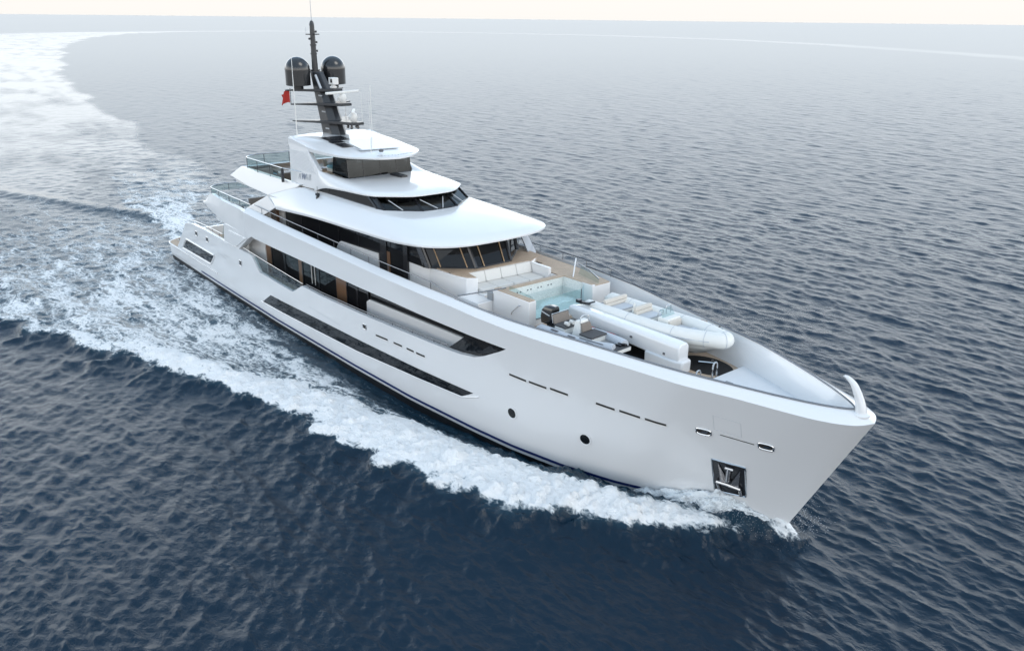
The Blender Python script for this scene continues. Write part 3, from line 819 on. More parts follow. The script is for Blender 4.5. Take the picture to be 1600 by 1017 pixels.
# ---- bridge roof and sun deck
E2 = [(23.75,-3.2,9.12),(25.07,-3.2,9.48),(27,-3.12,9.6),(29.27,-2.94,9.66),(30.2,-2.25,9.67),(30.97,-1.27,9.68),(31.15,0,9.69)]
T2 = [(24.0,-3.02,10.2),(24.1,-3.0,10.2),(25.0,-2.6,10.04),(25.75,-2.1,9.9),(25.82,-1.4,9.9),(25.82,-.7,9.9),(25.82,0,9.9)]
brow('bridge_roof', E2, T2, .1, lambda e: (min(e[0], 30.4), e[1]*.85, e[2]+.05), crown=.10)
MB().prism([(20.6, -3.0), (25.7, -2.6), (25.7, 2.6), (20.6, 3.0)], 9.2, 9.4).build('sun_deck', 'teak', Y_)
MB().box(26.2, 27.4, -.2+.55, .75, 9.86, 10.02).build('roof_hatch', 'frame', Y_)
for s in (-1, 1):
    yw = lambda z: 3.2-(z-9)*.15
    P = [(20.2, 11.7), (20.85, 9.0), (23.75, 9.12), (24.1, 10.2), (22.75, 11.05), (22.3, 11.4)]
    MB().slab([(x, s*yw(z), z) for x, z in P], [(x, s*(yw(z)-.25), z) for x, z in P]).build('hardtop_wing', 'white', Y_, bevel=.03)
    g = MB()
    for k in range(14):
        z = 9.98+k*.075; g.box(20.75-.25*k*.075+.0, 23.75-k*.085, min(s*(yw(z)-.02), s*(yw(z)+.012)), max(s*(yw(z)-.02), s*(yw(z)+.012)), z, z+.05)
    g.build('wing_louvre', 'nonskid', Y_)
# smoked glass wind screen in front of the sun deck
for k, (a, b) in enumerate(((-2.08, -1.1), (-1.1, 0), (0, 1.1), (1.1, 2.08))):
    g = obj('sun_deck_screen', [(25.78, a, 9.86), (25.78, b, 9.86), (25.62, b, 11.12), (25.62, a, 11.12)], [(0, 1, 2, 3)], 'glass_smoke', Y_, smooth=0)
    MB().tube([(25.78, a, 9.88), (25.78, b, 9.88)], .05, 6).tube([(25.78, a, 9.86), (25.62, a, 11.12)], .025, 6).build('frame', 'frame', g)
for s in (-1, 1):
    obj('sun_deck_screen', [(25.78, s*2.08, 9.88), (24.7, s*2.5, 10.1), (24.9, s*2.5, 11.1), (25.62, s*2.08, 11.12)], [(0, 1, 2, 3)], 'glass_smoke', Y_, smooth=0)
wb = MB(); wb.box(23.4, 25.0, -1.6, 1.2, 9.4, 10.2); wb.build('bar_counter', 'frame', Y_, bevel=.02)
MB().box(23.35, 25.05, -1.7, 1.3, 10.2, 10.26).build('bar_top', 'mid_grey', Y_)

# ---- hardtop
H0 = [(20.2, 2.85), (22, 2.86), (24, 2.84), (25.4, 2.62), (26.3, 2.3), (27.1, 1.6), (27.6, .9), (27.85, 0)]
H0 = [(float(a), float(b)) for a, b in smoothline(H0, 5)]
loop = [(x, -y) for x, y in H0]+[(x, y) for x, y in H0[::-1][1:]]
zt_top = lambda x: float(np.interp(x, [20, 21.2, 24, 26.5, 28], [11.72, 11.70, 11.52, 11.33, 11.24]))
def hring(k, zf): return [(20.2+(x-20.2)*(1-(1-k)*.35) if x > 24 else x, y*k, zf(x)) for x, y in loop]
def inset(k, dz, edge=0):
    o_ = []
    for x, y in loop:
        xx_ = x if x < 21 else 21+(x-21)*k
        o_.append((xx_, y*(k if x > 20.5 else k), edge(xx_)+dz))
    return o_
ht = MB()
ze = lambda x: float(np.interp(x, [20, 21, 22.5, 26, 28], [11.6, 11.55, 11.32, 11.18, 11.16]))
ht.loft([[(x, y*.96, 11.06 if x > 22 else 11.2) for x, y in loop], [(x, y, 11.09 if x > 22 else 11.22) for x, y in loop], inset(1.0, 0, ze), inset(.97, .04, lambda x: ze(x)), inset(.80, 0, zt_top), inset(.5, .04, zt_top)])
ht.build('hardtop', 'white', Y_, smooth=40)
sl = lambda x, y: (x, y, zt_top(x)+.055)
obj('skylight', [sl(23.2, -.9), sl(25.9, -1.2), sl(26.2, 1.0), sl(23.2, 1.6)], [(0, 1, 2, 3)], 'skylight', Y_, smooth=0)
obj('skylight', [(25.0, -1.45, 11.5), (25.92, -1.24, 11.44), (26.23, 1.0, 11.42), (26.35, 1.1, 11.405), (26.1, -1.4, 11.42)], [(0, 1, 2, 3, 4)], 'letter_grey', Y_, smooth=0)
lv = MB()
for (x0_, x1_, y0_, y1_) in ((21.9, 23.15, -1.7, -.3), (23.2, 23.75, -1.85, -1.0), (23.9, 24.9, -1.85, -1.15)):
    lv.add([sl(x0_, y0_), sl(x1_, y0_), sl(x1_, y1_), sl(x0_, y1_)], [(0, 1, 2, 3)])
lv.build('roof_louvre', 'frame', Y_, smooth=0)
MB().lathe((26.9, -.6, 11.38), [(.12, 0), (.14, .1), (.08, .16)], 12).build('searchlight', 'letter_dark', Y_)
nm = MB(); random.seed(5)
for k in range(13):
    t = -1.15+k*.19; x = 27.62-.22*abs(t)**1.5
    for q in range(2):
        nm.box(x-.02, x+.05, t+q*.07, t+q*.07+random.uniform(.02, .05), 11.245, 11.27+random.uniform(0, .012))
nm.build('name_lettering', 'letter_grey', Y_, smooth=0)

def text_mesh(name, txt, size, mat, parent, origin, xdir, updir, extrude=.006):
    cu = bpy.data.curves.new(name, 'FONT'); cu.body = txt; cu.size = size; cu.extrude = extrude
    o = bpy.data.objects.new(name, cu); COL.objects.link(o)
    bpy.context.view_layer.update()
    dg = bpy.context.evaluated_depsgraph_get()
    me = bpy.data.meshes.new_from_object(o.evaluated_get(dg))
    bpy.data.objects.remove(o); me.materials.clear(); me.materials.append(MAT[mat])
    o = bpy.data.objects.new(name, me); COL.objects.link(o); o.parent = parent
    X = Vector(xdir).normalized(); U = Vector(updir); U = (U-X*U.dot(X)).normalized(); N = X.cross(U); m = Matrix.Identity(4)
    for i in range(3): m[i][0], m[i][1], m[i][2], m[i][3] = X[i], U[i], N[i], origin[i]
    o.matrix_parent_inverse = Matrix.Identity(4); o.matrix_local = m
    return o
for s in (-1, 1):
    yq = s*(3.2-.4*.15+.03)
    xd = (1, 0, 0) if s < 0 else (-1, 0, 0)
    x0_ = 21.75 if s < 0 else 23.35
    stp = .42 if s < 0 else -.42
    for k, (c, m_) in enumerate((('A', 'letter_grey'), ('W', 'letter_blue'), ('A', 'letter_grey'), ('B', 'letter_grey'))):
        text_mesh('name_letter', c, .5, m_, Y_, (x0_+k*stp, s*(3.2-(9.45-9)*.15+.02), 9.45+.03*k), xd, (0, -s*.15, 1))

# ============================================================ MAST, DOMES, AERIALS
ms = MB()
def mring(x0_, x1_, y, z, c=.16): return [(x0_, -y*.7, z), (x0_+c, -y, z), (x1_-.45, -y, z), (x1_, -y*.35, z), (x1_, y*.35, z), (x1_-.45, y, z), (x0_+c, y, z), (x0_, y*.7, z)]
ms.loft([mring(20.05, 21.75, .52, 11.6), mring(19.0, 20.35, .42, 14.2), mring(18.55, 19.5, .34, 15.2)])
mast = ms.build('mast', 'mast', Y_, smooth=25, bevel=.03)
def arm(name, pts_plan, z0, z1, thick=.16):
    # swept platform: plan outline with height running linearly along x
    xs_ = [p[0] for p in pts_plan]; a, b = min(xs_), max(xs_)
    zf = lambda x: z0+(z1-z0)*(x-a)/(b-a)
    return MB().slab([(x, y, zf(x)-thick*(1 if abs(y) < 1.0 else .5)) for x, y in pts_plan], [(x, y, zf(x)) for x, y in pts_plan]).build(name, 'mast', mast, bevel=.02)
def plan(xf, wf, xt, yt, xm0, xm1):
    h = [(xf, wf), (xm1, .6), (xm1-.25, .75), (xt+.35, yt), (xt, yt), (xm0, .6)]
    return [(x, -y) for x, y in h]+[(x, y) for x, y in h[::-1]]
arm('spreader', plan(23.6, .35, 18.9, 1.85, 19.6, 21.4), 12.45, 12.62)
arm('spreader', plan(22.3, .35, 19.2, 1.85, 19.2, 20.8), 13.45, 13.6)
arm('dome_platform', plan(21.4, .3, 18.3, 1.9, 18.4, 20.2), 14.2, 14.36)
for y in (-1.2, 1.2):
    dm = MB().lathe((18.75, y, 14.42), [(.62, 0), (.74, .03), (.745, .9)], 36).build('satellite_dome', 'dome', Y_)
    MB().lathe((18.75, y, 14.42), [(.75, .9)]+[(.75*math.cos(t), .92+.76*math.sin(t)) for t in np.linspace(0, math.pi/2-.02, 12)], 36).build('dome_cap', 'dome', dm)
    MB().lathe((18.75, y, 14.2), [(.3, 0), (.3, .24)], 16).build('pedestal', 'frame', dm)
po = MB(); po.tube([(18.7, 0, 15.1), (18.66, 0, 17.95)], [.19, .14], 10)
for z, r_ in ((15.25, .3), (16.2, .2), (16.7, .2)): po.lathe((18.68, 0, z), [(r_, 0), (r_, .08)], 12)
po.box(18.3, 19.2, -.3, .3, 15.12, 15.24)
for z, s_ in ((16.4, 1), (17.1, -1), (16.9, 1), (17.5, 1)): po.obox((18.68, s_*.2, z), .1, .14, .12)
po.box(18.6, 18.74, -.42, .42, 17.32, 17.38); po.box(18.4, 18.95, -.04, .04, 17.32, 17.4)
po.lathe((18.66, 0, 17.85), [(.16, 0), (.12, .2), (.05, .28)], 10)
po.build('mast_pole', 'mast', mast)
MB().tube([(18.66, 0, 18.0), (18.64, 0, 19.9)], [.025, .015], 6).build('whip_aerial', 'letter_grey', mast)
MB().tube([(18.66, -.42, 17.4), (18.66, -.42, 17.75)], .012, 6).build('whip_aerial', 'letter_grey', mast)
for k, z in enumerate((12.0, 12.95, 13.85)):
    x = 20.9-(z-11.6)*.42
    MB().box(x-.15, x+.25, -.56+(z-11.6)*.035, -.5+(z-11.6)*.035, z, z+.08).build('grab_rung', 'letter_grey', mast)
MB().tube([(19.6, -.47, 15.05), (20.25, -.5, 14.3)], .07, 8).build('ladder_strip', 'letter_grey', mast)
# radars and camera
def radar(x, z, bar, rot):
    b = MB().lathe((x, 0, z), [(.16, 0), (.2, .1), (.22, .32), (.18, .48), (.08, .52)], 16)
    b.lathe((x-.1, 0, z+.1), [(.26, 0), (.28, .2), (.2, .3)], 16)
    o = b.build('radar', 'cream', mast)
    MB().obox((x, 0, z+.6), .16, bar, .14, rot).build('scanner', 'cream', o, bevel=.03)
    return o
radar(23.05, 12.6, 1.7, 1.0); radar(21.9, 13.6, 2.6, .25)
cmr = MB(); cmr.lathe((20.95, -.05, 14.36), [(.2, 0), (.22, .1), (.12, .16), (.12, .22)], 14); cmr.obox((21.0, -.05, 14.78), .5, .4, .4)
cmr.build('thermal_camera', 'cream', mast, bevel=.08)
MB().obox((21.1, -.26, 14.8), .18, .03, .2).build('camera_lens', 'blackgloss', mast)
for x, y in ((23.2, -.25), (23.3, .12), (22.9, .25), (22.7, -.2)):
    MB().lathe((x, y, 12.22), [(.05, 0), (.09, .04), (.06, .22)], 10).build('horn', 'frame', mast)
for (x, y, z0_, z1_, r_) in ((20.5, -2.4, 11.6, 16.1, .035), (21.7, 2.0, 11.5, 14.5, .03), (26.5, -1.0, 11.35, 14.6, .014), (19.5, 1.5, 12.6, 14.2, .012), (23.5, .3, 12.6, 14.3, .012)):
    a = MB().tube([(x, y, z0_), (x, y, z0_+.5*(z1_-z0_)), (x, y, z1_)], [r_, r_*.8, r_*.5], 6); a.lathe((x, y, z0_-.12), [(r_*2.2, 0), (r_*2, .2)], 8)
    a.build('whip_aerial', 'cream', Y_)
# small deck camera on the roof edge
lt = MB().lathe((24.4, -3.35, 8.70), [(.1, 0), (.1, .12), (.05, .2)], 10); lt.obox((24.4, -3.35, 8.95), .22, .16, .14); lt.tube([(24.4, -3.35, 8.95), (24.4, -3.35, 9.4)], .012, 6)
lt.build('deck_camera', 'frame', Y_)

# flag: own thing hanging on the mast arm
fl = empty('flag', (18.6, -1.7, 13.3)); tag(fl, 'small red flag flying from the aft arm of the black mast', 'flag')
V = []; Fc = []; nx, nz = 14, 8
for i in range(nx+1):
    for k in range(nz+1):
        u, v = i/nx, k/nz
        V.append((-.85*u, -.05+.16*math.sin(u*7+v*2)*u-.2*u, .5+.72*(v-.5)*(1-.12*u)-.22*u+.05*math.sin(u*5)))
for i in range(nx):
    for k in range(nz): a = i*(nz+1)+k; Fc.append((a, a+nz+1, a+nz+2, a+1))
obj('cloth', V, Fc, 'red', fl, smooth=80)
MB().tube([(0, 0, .05), (0, 0, 1.0)], .02, 6).build('staff', 'frame', fl)
MB().tube([(0, 0, .05), (1.2, .25, .12)], .05, 6).build('boom', 'mast', fl)

# ============================================================ FORWARD TERRACE AND POOL
te = MB()
te.prism([(32.5, -2.72), (34.4, -2.72), (36.4, -2.6), (37.0, -2.42), (37.28, -2.02), (37.28, -1.95), (36.3, -1.8), (36.55, 1.95), (36.6, 2.2), (36.0, 2.9), (32.5, 2.9)], 5.42, 6.82)
te.prism([(36.25, -1.95), (37.75, -1.95), (38.0, 1.95), (36.5, 1.95)], 5.42, 6.1)
te.build('terrace_moulding', 'white', Y_, bevel=.04)
MB().prism([(34.3, -2.6), (36.3, -2.5), (36.95, -2.32), (37.2, -2.0), (36.3, -1.84), (36.5, 1.9), (36.6, 2.0), (36.0, 3.1), (34.3, 3.3)], 6.82, 6.855).build('teak_ledge', 'teak', Y_)
# built-in sofa
for k in range(4):
    y0_ = -1.9+k*.95
    x0_ = 36.35+k*.06
    MB().slab([(x0_, y0_+.01, 6.3), (x0_+.06, y0_+.94, 6.3), (x0_+.30, y0_+.94, 6.32), (x0_+.24, y0_+.01, 6.32)], [(x0_-.06, y0_+.01, 6.83), (x0_, y0_+.94, 6.83), (x0_+.14, y0_+.94, 6.83), (x0_+.08, y0_+.01, 6.83)]).build('sofa_back', 'offwhite', Y_, bevel=.03)
    MB().box(x0_+.12, x0_+1.2, y0_+.01, y0_+.94, 6.1, 6.31).build('sofa_seat', 'offwhite', Y_, bevel=.04)
MB().box(36.62, 38.02, 1.92, 2.08, 5.9, 6.8).build('sofa_end', 'white', Y_, bevel=.02)
te2 = MB().box(36.5, 40.9, 2.02, 3.3, 5.42, 6.5); te2.build('side_terrace_base', 'white', Y_)
MB().prism([(33.9, 3.1), (36.5, 2.9), (36.6, 2.1), (38.3, 2.09), (40.9, 2.1), (40.9, 3.25), (38.5, 3.75), (34.0, 4.0)], 6.5, 6.54).build('side_terrace_deck', 'teak', Y_)
MB().box(37.6, 38.72, -1.99, 2.02, 5.42, 5.88).build('walkway_base', 'white', Y_); MB().box(37.6, 38.72, -1.99, 2.02, 5.88, 5.9).build('pool_walkway', 'teak', Y_)
st = MB(); st.box(36.9, 38.49, -2.9, -2.0, 5.42, 6.05); st.box(36.7, 38.3, -3.4, -2.9, 5.42, 5.75); st.build('pool_steps', 'white', Y_, bevel=.03)
MB().box(38.15, 38.55, -2.1, -1.9, 6.05, 6.4).build('step_light', 'mid_grey', Y_)
pw = MB()
pw.box(38.5, 41.05, -2.05, -1.62, 5.05, 6.6)
pw.box(40.3, 41.05, 1.95, 2.12, 5.05, 6.62)
pw.prism([(39.0, -1.62), (41.03, -1.62), (41.03, 1.2), (40.45, 2.0), (39.0, 2.0)], 5.05, 5.72)
pw.box(38.72, 39.0, -1.62, 2.05, 5.42, 6.6)
pw.build('pool_surround', 'white', Y_, bevel=.02)
MB().add([(39.02, -1.6, 5.73), (39.02, 1.95, 5.73), (39.02, 1.95, 6.6), (39.02, -1.6, 6.6)], [(0, 1, 2, 3)]).add([(39.02, 1.95, 5.73), (40.35, 1.95, 5.73), (40.35, 1.95, 6.6), (39.02, 1.95, 6.6)], [(0, 1, 2, 3)]).add([(39.02, -1.6, 5.735), (41.0, -1.6, 5.735), (41.0, 1.2, 5.735), (40.4, 1.95, 5.735), (39.02, 1.95, 5.735)], [(0, 1, 2, 3, 4)]).build('pool_lining', 'mosaic', Y_, smooth=0)
jt = MB()
for y in (-1.0, -.8, -.35, -.15, .3, .5, .95, 1.15): jt.lathe((39.03, y, 6.35), [(.04, 0), (.035, .01)], 10, 'x')
jt.build('pool_jets', 'letter_dark', Y_)
MB().add([(39.03, -1.6, 6.14), (40.99, -1.6, 6.14), (40.99, 1.2, 6.14), (40.4, 1.93, 6.14), (39.03, 1.93, 6.14)], [(0, 1, 2, 3, 4)]).build('pool_water', 'poolwater', Y_, smooth=0)
for q in (((41.04, -1.62), (41.04, 1.2)), ((41.04, 1.2), (40.46, 1.97))):
    (x0_, y0_), (x1_, y1_) = q
    g = obj('pool_glass', [(x0_, y0_, 5.7), (x1_, y1_, 5.7), (x1_, y1_, 6.6), (x0_, y0_, 6.6)], [(0, 1, 2, 3)], 'pool_glass', Y_, smooth=0)
    MB().tube([(x0_, y0_, 5.72), (x1_, y1_, 5.72)], .018, 6).tube([(x1_, y1_, 5.72), (x1_, y1_, 6.6)], .018, 6).build('seal', 'letter_dark', g)
MB().box(38.55, 41.0, -2.0, -1.66, 6.6, 6.64).box(38.75, 39.06, -1.66, 2.05, 6.6, 6.64).box(39.06, 40.95, 1.97, 2.1, 6.62, 6.645).build('pool_coaming', 'teak', Y_)
# glass rail beside the pool, hand rails
g = obj('glass_screen', [(39.2, -1.64, 6.64), (41.0, -1.64, 6.64), (40.7, -1.64, 6.72), (39.5, -1.64, 6.85), (39.2, -1.64, 6.85)], [(0, 1, 2, 3, 4)], 'glass', Y_, smooth=0)
V = [(39.0, 3.0, 6.5), (40.8, 2.6, 6.5), (40.8, 2.6, 6.75), (39.2, 3.0, 7.0)]
obj('glass_screen', V, [(0, 1, 2, 3)], 'glass', Y_, smooth=0)
MB().tube([(39.3, 2.35, 6.55), (38.6, 3.2, 7.2)], .035, 8).build('screen_post', 'white', Y_)
MB().tube([(39.0, 3.0, 7.02), (39.9, 2.85, 6.95), (40.8, 2.6, 6.76)], .03, 8).build('handrail', 'steel', Y_)
MB().tube([(38.6, -4.15, 6.72), (39.1, -1.75, 6.74)], .03, 8).build('gate_bar', 'rail_dark', Y_)
MB().tube([(39.9, -2.1, 5.75), (40.0, -2.15, 5.9), (40.45, -2.15, 6.3), (40.5, -2.08, 6.32)], .022, 8).build('handrail', 'steel', Y_)
MB().box(41.05, 41.07, -1.0, -.66, 5.3, 5.42).build('vent', 'letter_dark', Y_)
# hand rails on the upper bulwark
for s in (-1, 1):
    x1_ = 36.6 if s < 0 else 40.5
    P = [(x, s*(float(br(x))-.02), float(zr(x))+.36) for x in np.linspace(17.6, x1_, 40)]+[(x1_+1.0, s*(float(br(x1_+1))-.02), float(zr(x1_+1))+.16), (x1_+2.0, s*float(br(x1_+2)), float(zr(x1_+2))+.05)]
    hr = MB().tube(P, .026, 8).build('handrail', 'rail_dark', Y_)
    for x in np.arange(18.6, x1_+.2, 1.8):
        y = s*(float(br(x))-.02); z = float(zr(x)); MB().tube([(x, y, z-.03), (x, y, z+.35)], .018, 6).build('stanchion', 'rail_dark', hr)

# ============================================================ FOREDECK GEAR
cr = MB()
def cring(x, hw, z0_, z1_, ch): return [(x, -hw, z0_), (x, hw, z0_), (x, hw, z1_-ch), (x, hw-ch, z1_), (x, -hw+ch, z1_), (x, -hw, z1_-ch)]
cr.loft([cring(41.7, .26, 5.95, 6.28, .1), cring(42.1, .3, 5.75, 6.36, .12), cring(44.5, .32, 5.62, 6.33, .12), cring(47.75, .36, 5.5, 6.3, .12), cring(48.1, .32, 5.5, 6.3, .14)])
crane = cr.build('crane_arm', 'white', Y_, smooth=40, bevel=.05)
pd = MB(); q = [(46.4, .42), (47.95, .42), (48.3, .28), (48.3, -.28), (47.95, -.42), (46.4, -.42)]
pd.prism(q, 5.06, 5.62); pd.build('crane_base', 'white', crane, bevel=.08)
for x, z in ((45.6, 5.95), (47.4, 5.75)): MB().obox((x, -.37, z), .09, .05, .08).build('grommet', 'letter_dark', crane)
hk = MB(); hk.obox((42.3, .2, 6.45), .5, .12, .1, .3); hk.obox((42.0, .1, 6.5), .2, .2, .14); hk.tube([(42.4, .2, 6.45), (42.8, .3, 6.62)], .04, 6); hk.build('crane_hook', 'frame', crane)
ov = [(48.3+1.2*math.cos(t), 1.3+.85*math.sin(t)) for t in np.linspace(0, 2*math.pi, 33)[:-1]]
MB().prism(ov, 5.08, 5.1).build('deck_mat', 'rubber', Y_)
MB().prism([(44.2, -2.3), (46.0, -1.9), (46.3, -.35), (46.25, .8), (44.4, .8)], 5.08, 5.1).build('deck_mat', 'rubber', Y_)
MB().obox((50.15, .1, 5.245), .3, .5, .012).build('deck_vent', 'mid_grey', Y_)
for cx_, cy_, h_ in ((49.15, -.35, .5), (49.4, .35, .75)):
    MB().tube(smoothline([(cx_, cy_-.13, 5.08), (cx_, cy_-.13, 5.08+h_*.8), (cx_, cy_, 5.08+h_), (cx_, cy_+.13, 5.08+h_*.8), (cx_, cy_+.13, 5.08)], 4), .035, 8).build('bollard_hoop', 'steel', Y_)
MB().tube([(47.9, 1.3, 5.14), (48.6, 1.75, 5.16), (48.4, 1.5, 5.3)], .04, 6).build('anchor_chain', 'steel', Y_)
# ---- tenders
def tender(name, origin, rz, L, hw, tr_, tube, hullm, zt0=.75, blunt=False):
    t = empty(name, origin, rz)
    b = .45 if blunt else .16
    half = [(0, hw), (L*.35, hw), (L*.6, hw*.98), (L*.76, hw*.86), (L*.88, hw*.62), (L*.96, hw*.30), (L*.985, 0.0)]
    if blunt: half = [(0, hw), (L*.4, hw), (L*.65, hw*.95), (L*.82, hw*.8), (L*.95, hw*.62)]
    zf = lambda x: zt0+.22*max(0, x/L-.45)**1.5*1.6
    if blunt:
        for s in (-1, 1):
            P = smoothline([(x, s*(y-tr_), zf(x)) for x, y in half], 6)
            n = len(P); MB().tube([(-.25, s*(hw-tr_), zt0-.02)]+P, [tr_*.35]+[tr_]*(n-1)+[tr_*.9], 14).build('inflatable_tube', tube, t, smooth=60)
    else:
        Pl = [(x, -(y-tr_ if y > .4 else y*.5), zf(x)) for x, y in half[:-1]]; Pl += [(half[-1][0]-.05, 0, zf(L))]
        P = smoothline(Pl+[(x, -y, z) for x, y, z in Pl[::-1][1:]], 6); n = len(P)
        MB().tube([(-.35, -(hw-tr_), zt0-.02)]+P+[(-.35, hw-tr_, zt0-.02)], [tr_*.3]+[tr_]*n+[tr_*.3], 16).build('inflatable_tube', tube, t, smooth=60)
        for i in range(6, n, 9):
            sb = MB(); a, b = Vector(P[max(i-1, 0)]), Vector(P[min(i+1, n-1)]); t_ = (b-a).normalized(); u_ = t_.cross(Vector((0, 0, 1))).normalized(); c_ = Vector(P[i])
            sb.tube([c_+(u_*math.cos(k*math.pi/9)+Vector((0, 0, 1))*math.sin(k*math.pi/9))*(tr_+.004) for k in range(19)], .014, 5)
            sb.build('seam_band', 'hyp_grey', t)
        for s in (-1, 1):
            Q = [(x, s*(abs(y)+tr_*.98), z) for x, y, z in P[:n//2-8]]
            MB().tube(Q, .03, 6).build('rubbing_strake', 'hyp_grey', t)
    rings = []
    for q in np.linspace(0, 1, 14):
        x = q*L*.93; y = float(np.interp(x, [h[0] for h in half], [h[1] for h in half]))-tr_*.8
        y = max(y, .04); kz = .02+(zt0-.3)*max(0, (q-.7)/.3)**2.4; ch = min(zt0-.05, .32+.35*q*q)
        rings.append([(x, -y, zt0-.05), (x, -y*.88, max(ch, kz)), (x, 0, kz), (x, y*.88, max(ch, kz)), (x, y, zt0-.05)])
    MB().loft(rings, True, True).build('hull', hullm, t, smooth=50)
    fl_ = [(x, y-tr_*1.5) for x, y in half if x < L*.9]
    MB().prism([(x, -max(y, .1)) for x, y in fl_]+[(x, max(y, .1)) for x, y in fl_[::-1]], zt0-.05, zt0-.02).build('floor', 'mid_grey', t)
    return t
bt = tender('tender_boat', (42.05, 1.42, 5.2), R(1.5), 7.0, 1.12, .33, 'hyp_white', 'hyp_white', .94)
tag(bt, 'white inflatable tender with beige bench seats resting on the foredeck beside the white crane beam', 'tender')
def bench(t, x, w_, z, mb, ms_, cushions=1):
    b = MB().box(x-.1, x+.6, -w_, w_, z-.3, z).build('bench', 'hyp_white', t, bevel=.03)
    MB().box(x, x+.6, -w_+.02, w_-.02, z, z+.1).build('seat_pad', ms_, b, bevel=.03)
    for k in range(2): MB().slab([(x-.12-.03*k, -w_, z+.1+.17*k), (x+.05-.03*k, -w_, z+.1+.17*k), (x+.05-.03*k, w_, z+.1+.17*k), (x-.12-.03*k, w_, z+.1+.17*k)], [(x-.15-.03*k, -w_, z+.26+.17*k), (x+.02-.03*k, -w_, z+.26+.17*k), (x+.02-.03*k, w_, z+.26+.17*k), (x-.15-.03*k, w_, z+.26+.17*k)]).build('backrest', mb, b, bevel=.03)
    return b
bench(bt, 1.0, .72, 1.02, 'beige', 'mid_grey2' if 'mid_grey2' in MAT else 'hyp_grey'); bench(bt, 2.6, .55, 1.05, 'beige', 'hyp_grey')
c_ = MB().box(3.7, 4.25, -.42, .42, .85, 1.36).build('console', 'hyp_white', bt, bevel=.04)
MB().box(4.22, 4.34, -.4, .4, 1.0, 1.28).build('seat_back', 'beige', c_, bevel=.02)
MB().box(4.25, 4.95, -.4, .4, .85, 1.0).build('seat_pad', 'hyp_grey', c_, bevel=.03)
obj('windscreen', [(3.95, -.42, 1.36), (3.95, .42, 1.36), (3.75, .38, 1.68), (3.75, -.38, 1.68)], [(0, 1, 2, 3)], 'glass', c_, smooth=0)
wh = MB(); wh.tube([(3.6+.04*math.sin(a), -.12+.17*math.cos(a), 1.42+.17*math.sin(a)) for a in np.linspace(0, 2*math.pi, 17)], .018, 6); wh.build('steering_wheel', 'steel', c_)
MB().tube(smoothline([(3.72, .12, 1.36), (3.7, .12, 1.7), (3.72, .28, 1.76), (3.72, .4, 1.7), (3.72, .4, 1.36)], 4), .02, 6).build('grab_rail', 'steel', c_)
MB().lathe((2.25, -.25, 1.0), [(.12, 0), (.08, .2), (.035, .55)], 12).build('ski_post', 'hyp_white', bt)
bc = MB().prism([(5.0, -.5), (5.9, -.42), (6.25, 0), (5.9, .42), (5.0, .5)], .98, 1.08); bc.build('bow_cushion', 'hyp_grey', bt, bevel=.03)
MB().box(5.55, 5.75, -.86, -.6, 1.22, 1.24)
for x, y in ((6.1, .62), (6.35, .45), (6.55, .2)): MB().lathe((x, y, 1.30), [(.05, 0), (.04, .06)], 10).build('cleat', 'letter_dark', bt)
MB().box(4.9, 5.25, .84, 1.0, 1.24, 1.255).build('tread_patch', 'wood', bt)
MB().prism([(5.6, .35), (6.1, .3), (6.1, .9), (5.6, 1.0)], .3, .34)
for x in (1.2, 4.2):
    MB().box(x, x+.3, -.6, .6, -.12, .2).build('chock', 'cream', bt)

stt = tender('tender_boat', (42.15, -1.62, 5.22), R(2.0), 4.05, .88, .2, 'hyp_grey', 'hyp_white', .56, True)
tag(stt, 'small grey inflatable tender with black outboard and dark grey seats, lying by the starboard bulwark', 'tender')
om = MB(); om.loft([[(x, y, z) for x, y in ((-.52, -.2), (-.45, -.27), (.1, -.27), (.2, -.18), (.2, .18), (.1, .27), (-.45, .27), (-.52, .2))] for z in (.62,)]+
        [[(.06+(x-.06)*k+dx_, y*k, z) for x, y in ((-.52, -.2), (-.45, -.27), (.1, -.27), (.2, -.18), (.2, .18), (.1, .27), (-.45, .27), (-.52, .2))] for k, dx_, z in ((1.06, 0, .9), (1.0, .02, 1.2), (.82, .06, 1.38), (.45, .1, 1.45))])
ob = om.build('outboard', 'blackgloss', stt, smooth=50, bevel=.02)
MB().box(-.25, .0, -.1, .1, .0, .65).build('outboard_leg', 'blackgloss', ob)
MB().obox((-.18, -.275, 1.1), .5, .02, .05, 0, .2).build('cowling_stripe', 'letter_grey', ob)
b = MB().box(.55, 1.15, -.45, .45, .5, .78).build('bench', 'hyp_white', stt, bevel=.03)
MB().box(.52, 1.2, -.46, .46, .78, .87).build('seat_pad', 'grey_cushion', b, bevel=.03)
MB().slab([(.46, -.48, .86), (.6, -.48, .86), (.6, .48, .86), (.46, .48, .86)], [(.35, -.48, 1.22), (.46, -.48, 1.24), (.46, .48, 1.24), (.35, .48, 1.22)]).build('backrest', 'taupe', b, bevel=.03)
MB().tube([(.5, -.5, .9), (.42, -.5, 1.28), (.42, .5, 1.28), (.5, .5, .9)], .02, 6).build('seat_rail', 'steel', b)
for y in (-.2, .1): MB().lathe((1.05, y, .95), [(.08, -.1), (.09, .12)], 10, 'x').build('rolled_towel', 'offwhite', b)
c_ = MB().slab([(1.45, -.34, .5), (2.00, -.34, .5), (2.00, .34, .5), (1.45, .34, .5)], [(1.60, -.28, 1.28), (1.86, -.26, 1.28), (1.86, .26, 1.28), (1.60, .28, 1.28)]).build('console', 'hyp_white', stt, bevel=.04)
MB().slab([(2.00, -.3, .86), (2.08, -.3, .86), (2.08, .3, .86), (2.00, .3, .86)], [(1.90, -.26, 1.2), (1.98, -.26, 1.2), (1.98, .26, 1.2), (1.90, .26, 1.2)]).build('seat_back', 'taupe', c_, bevel=.02)
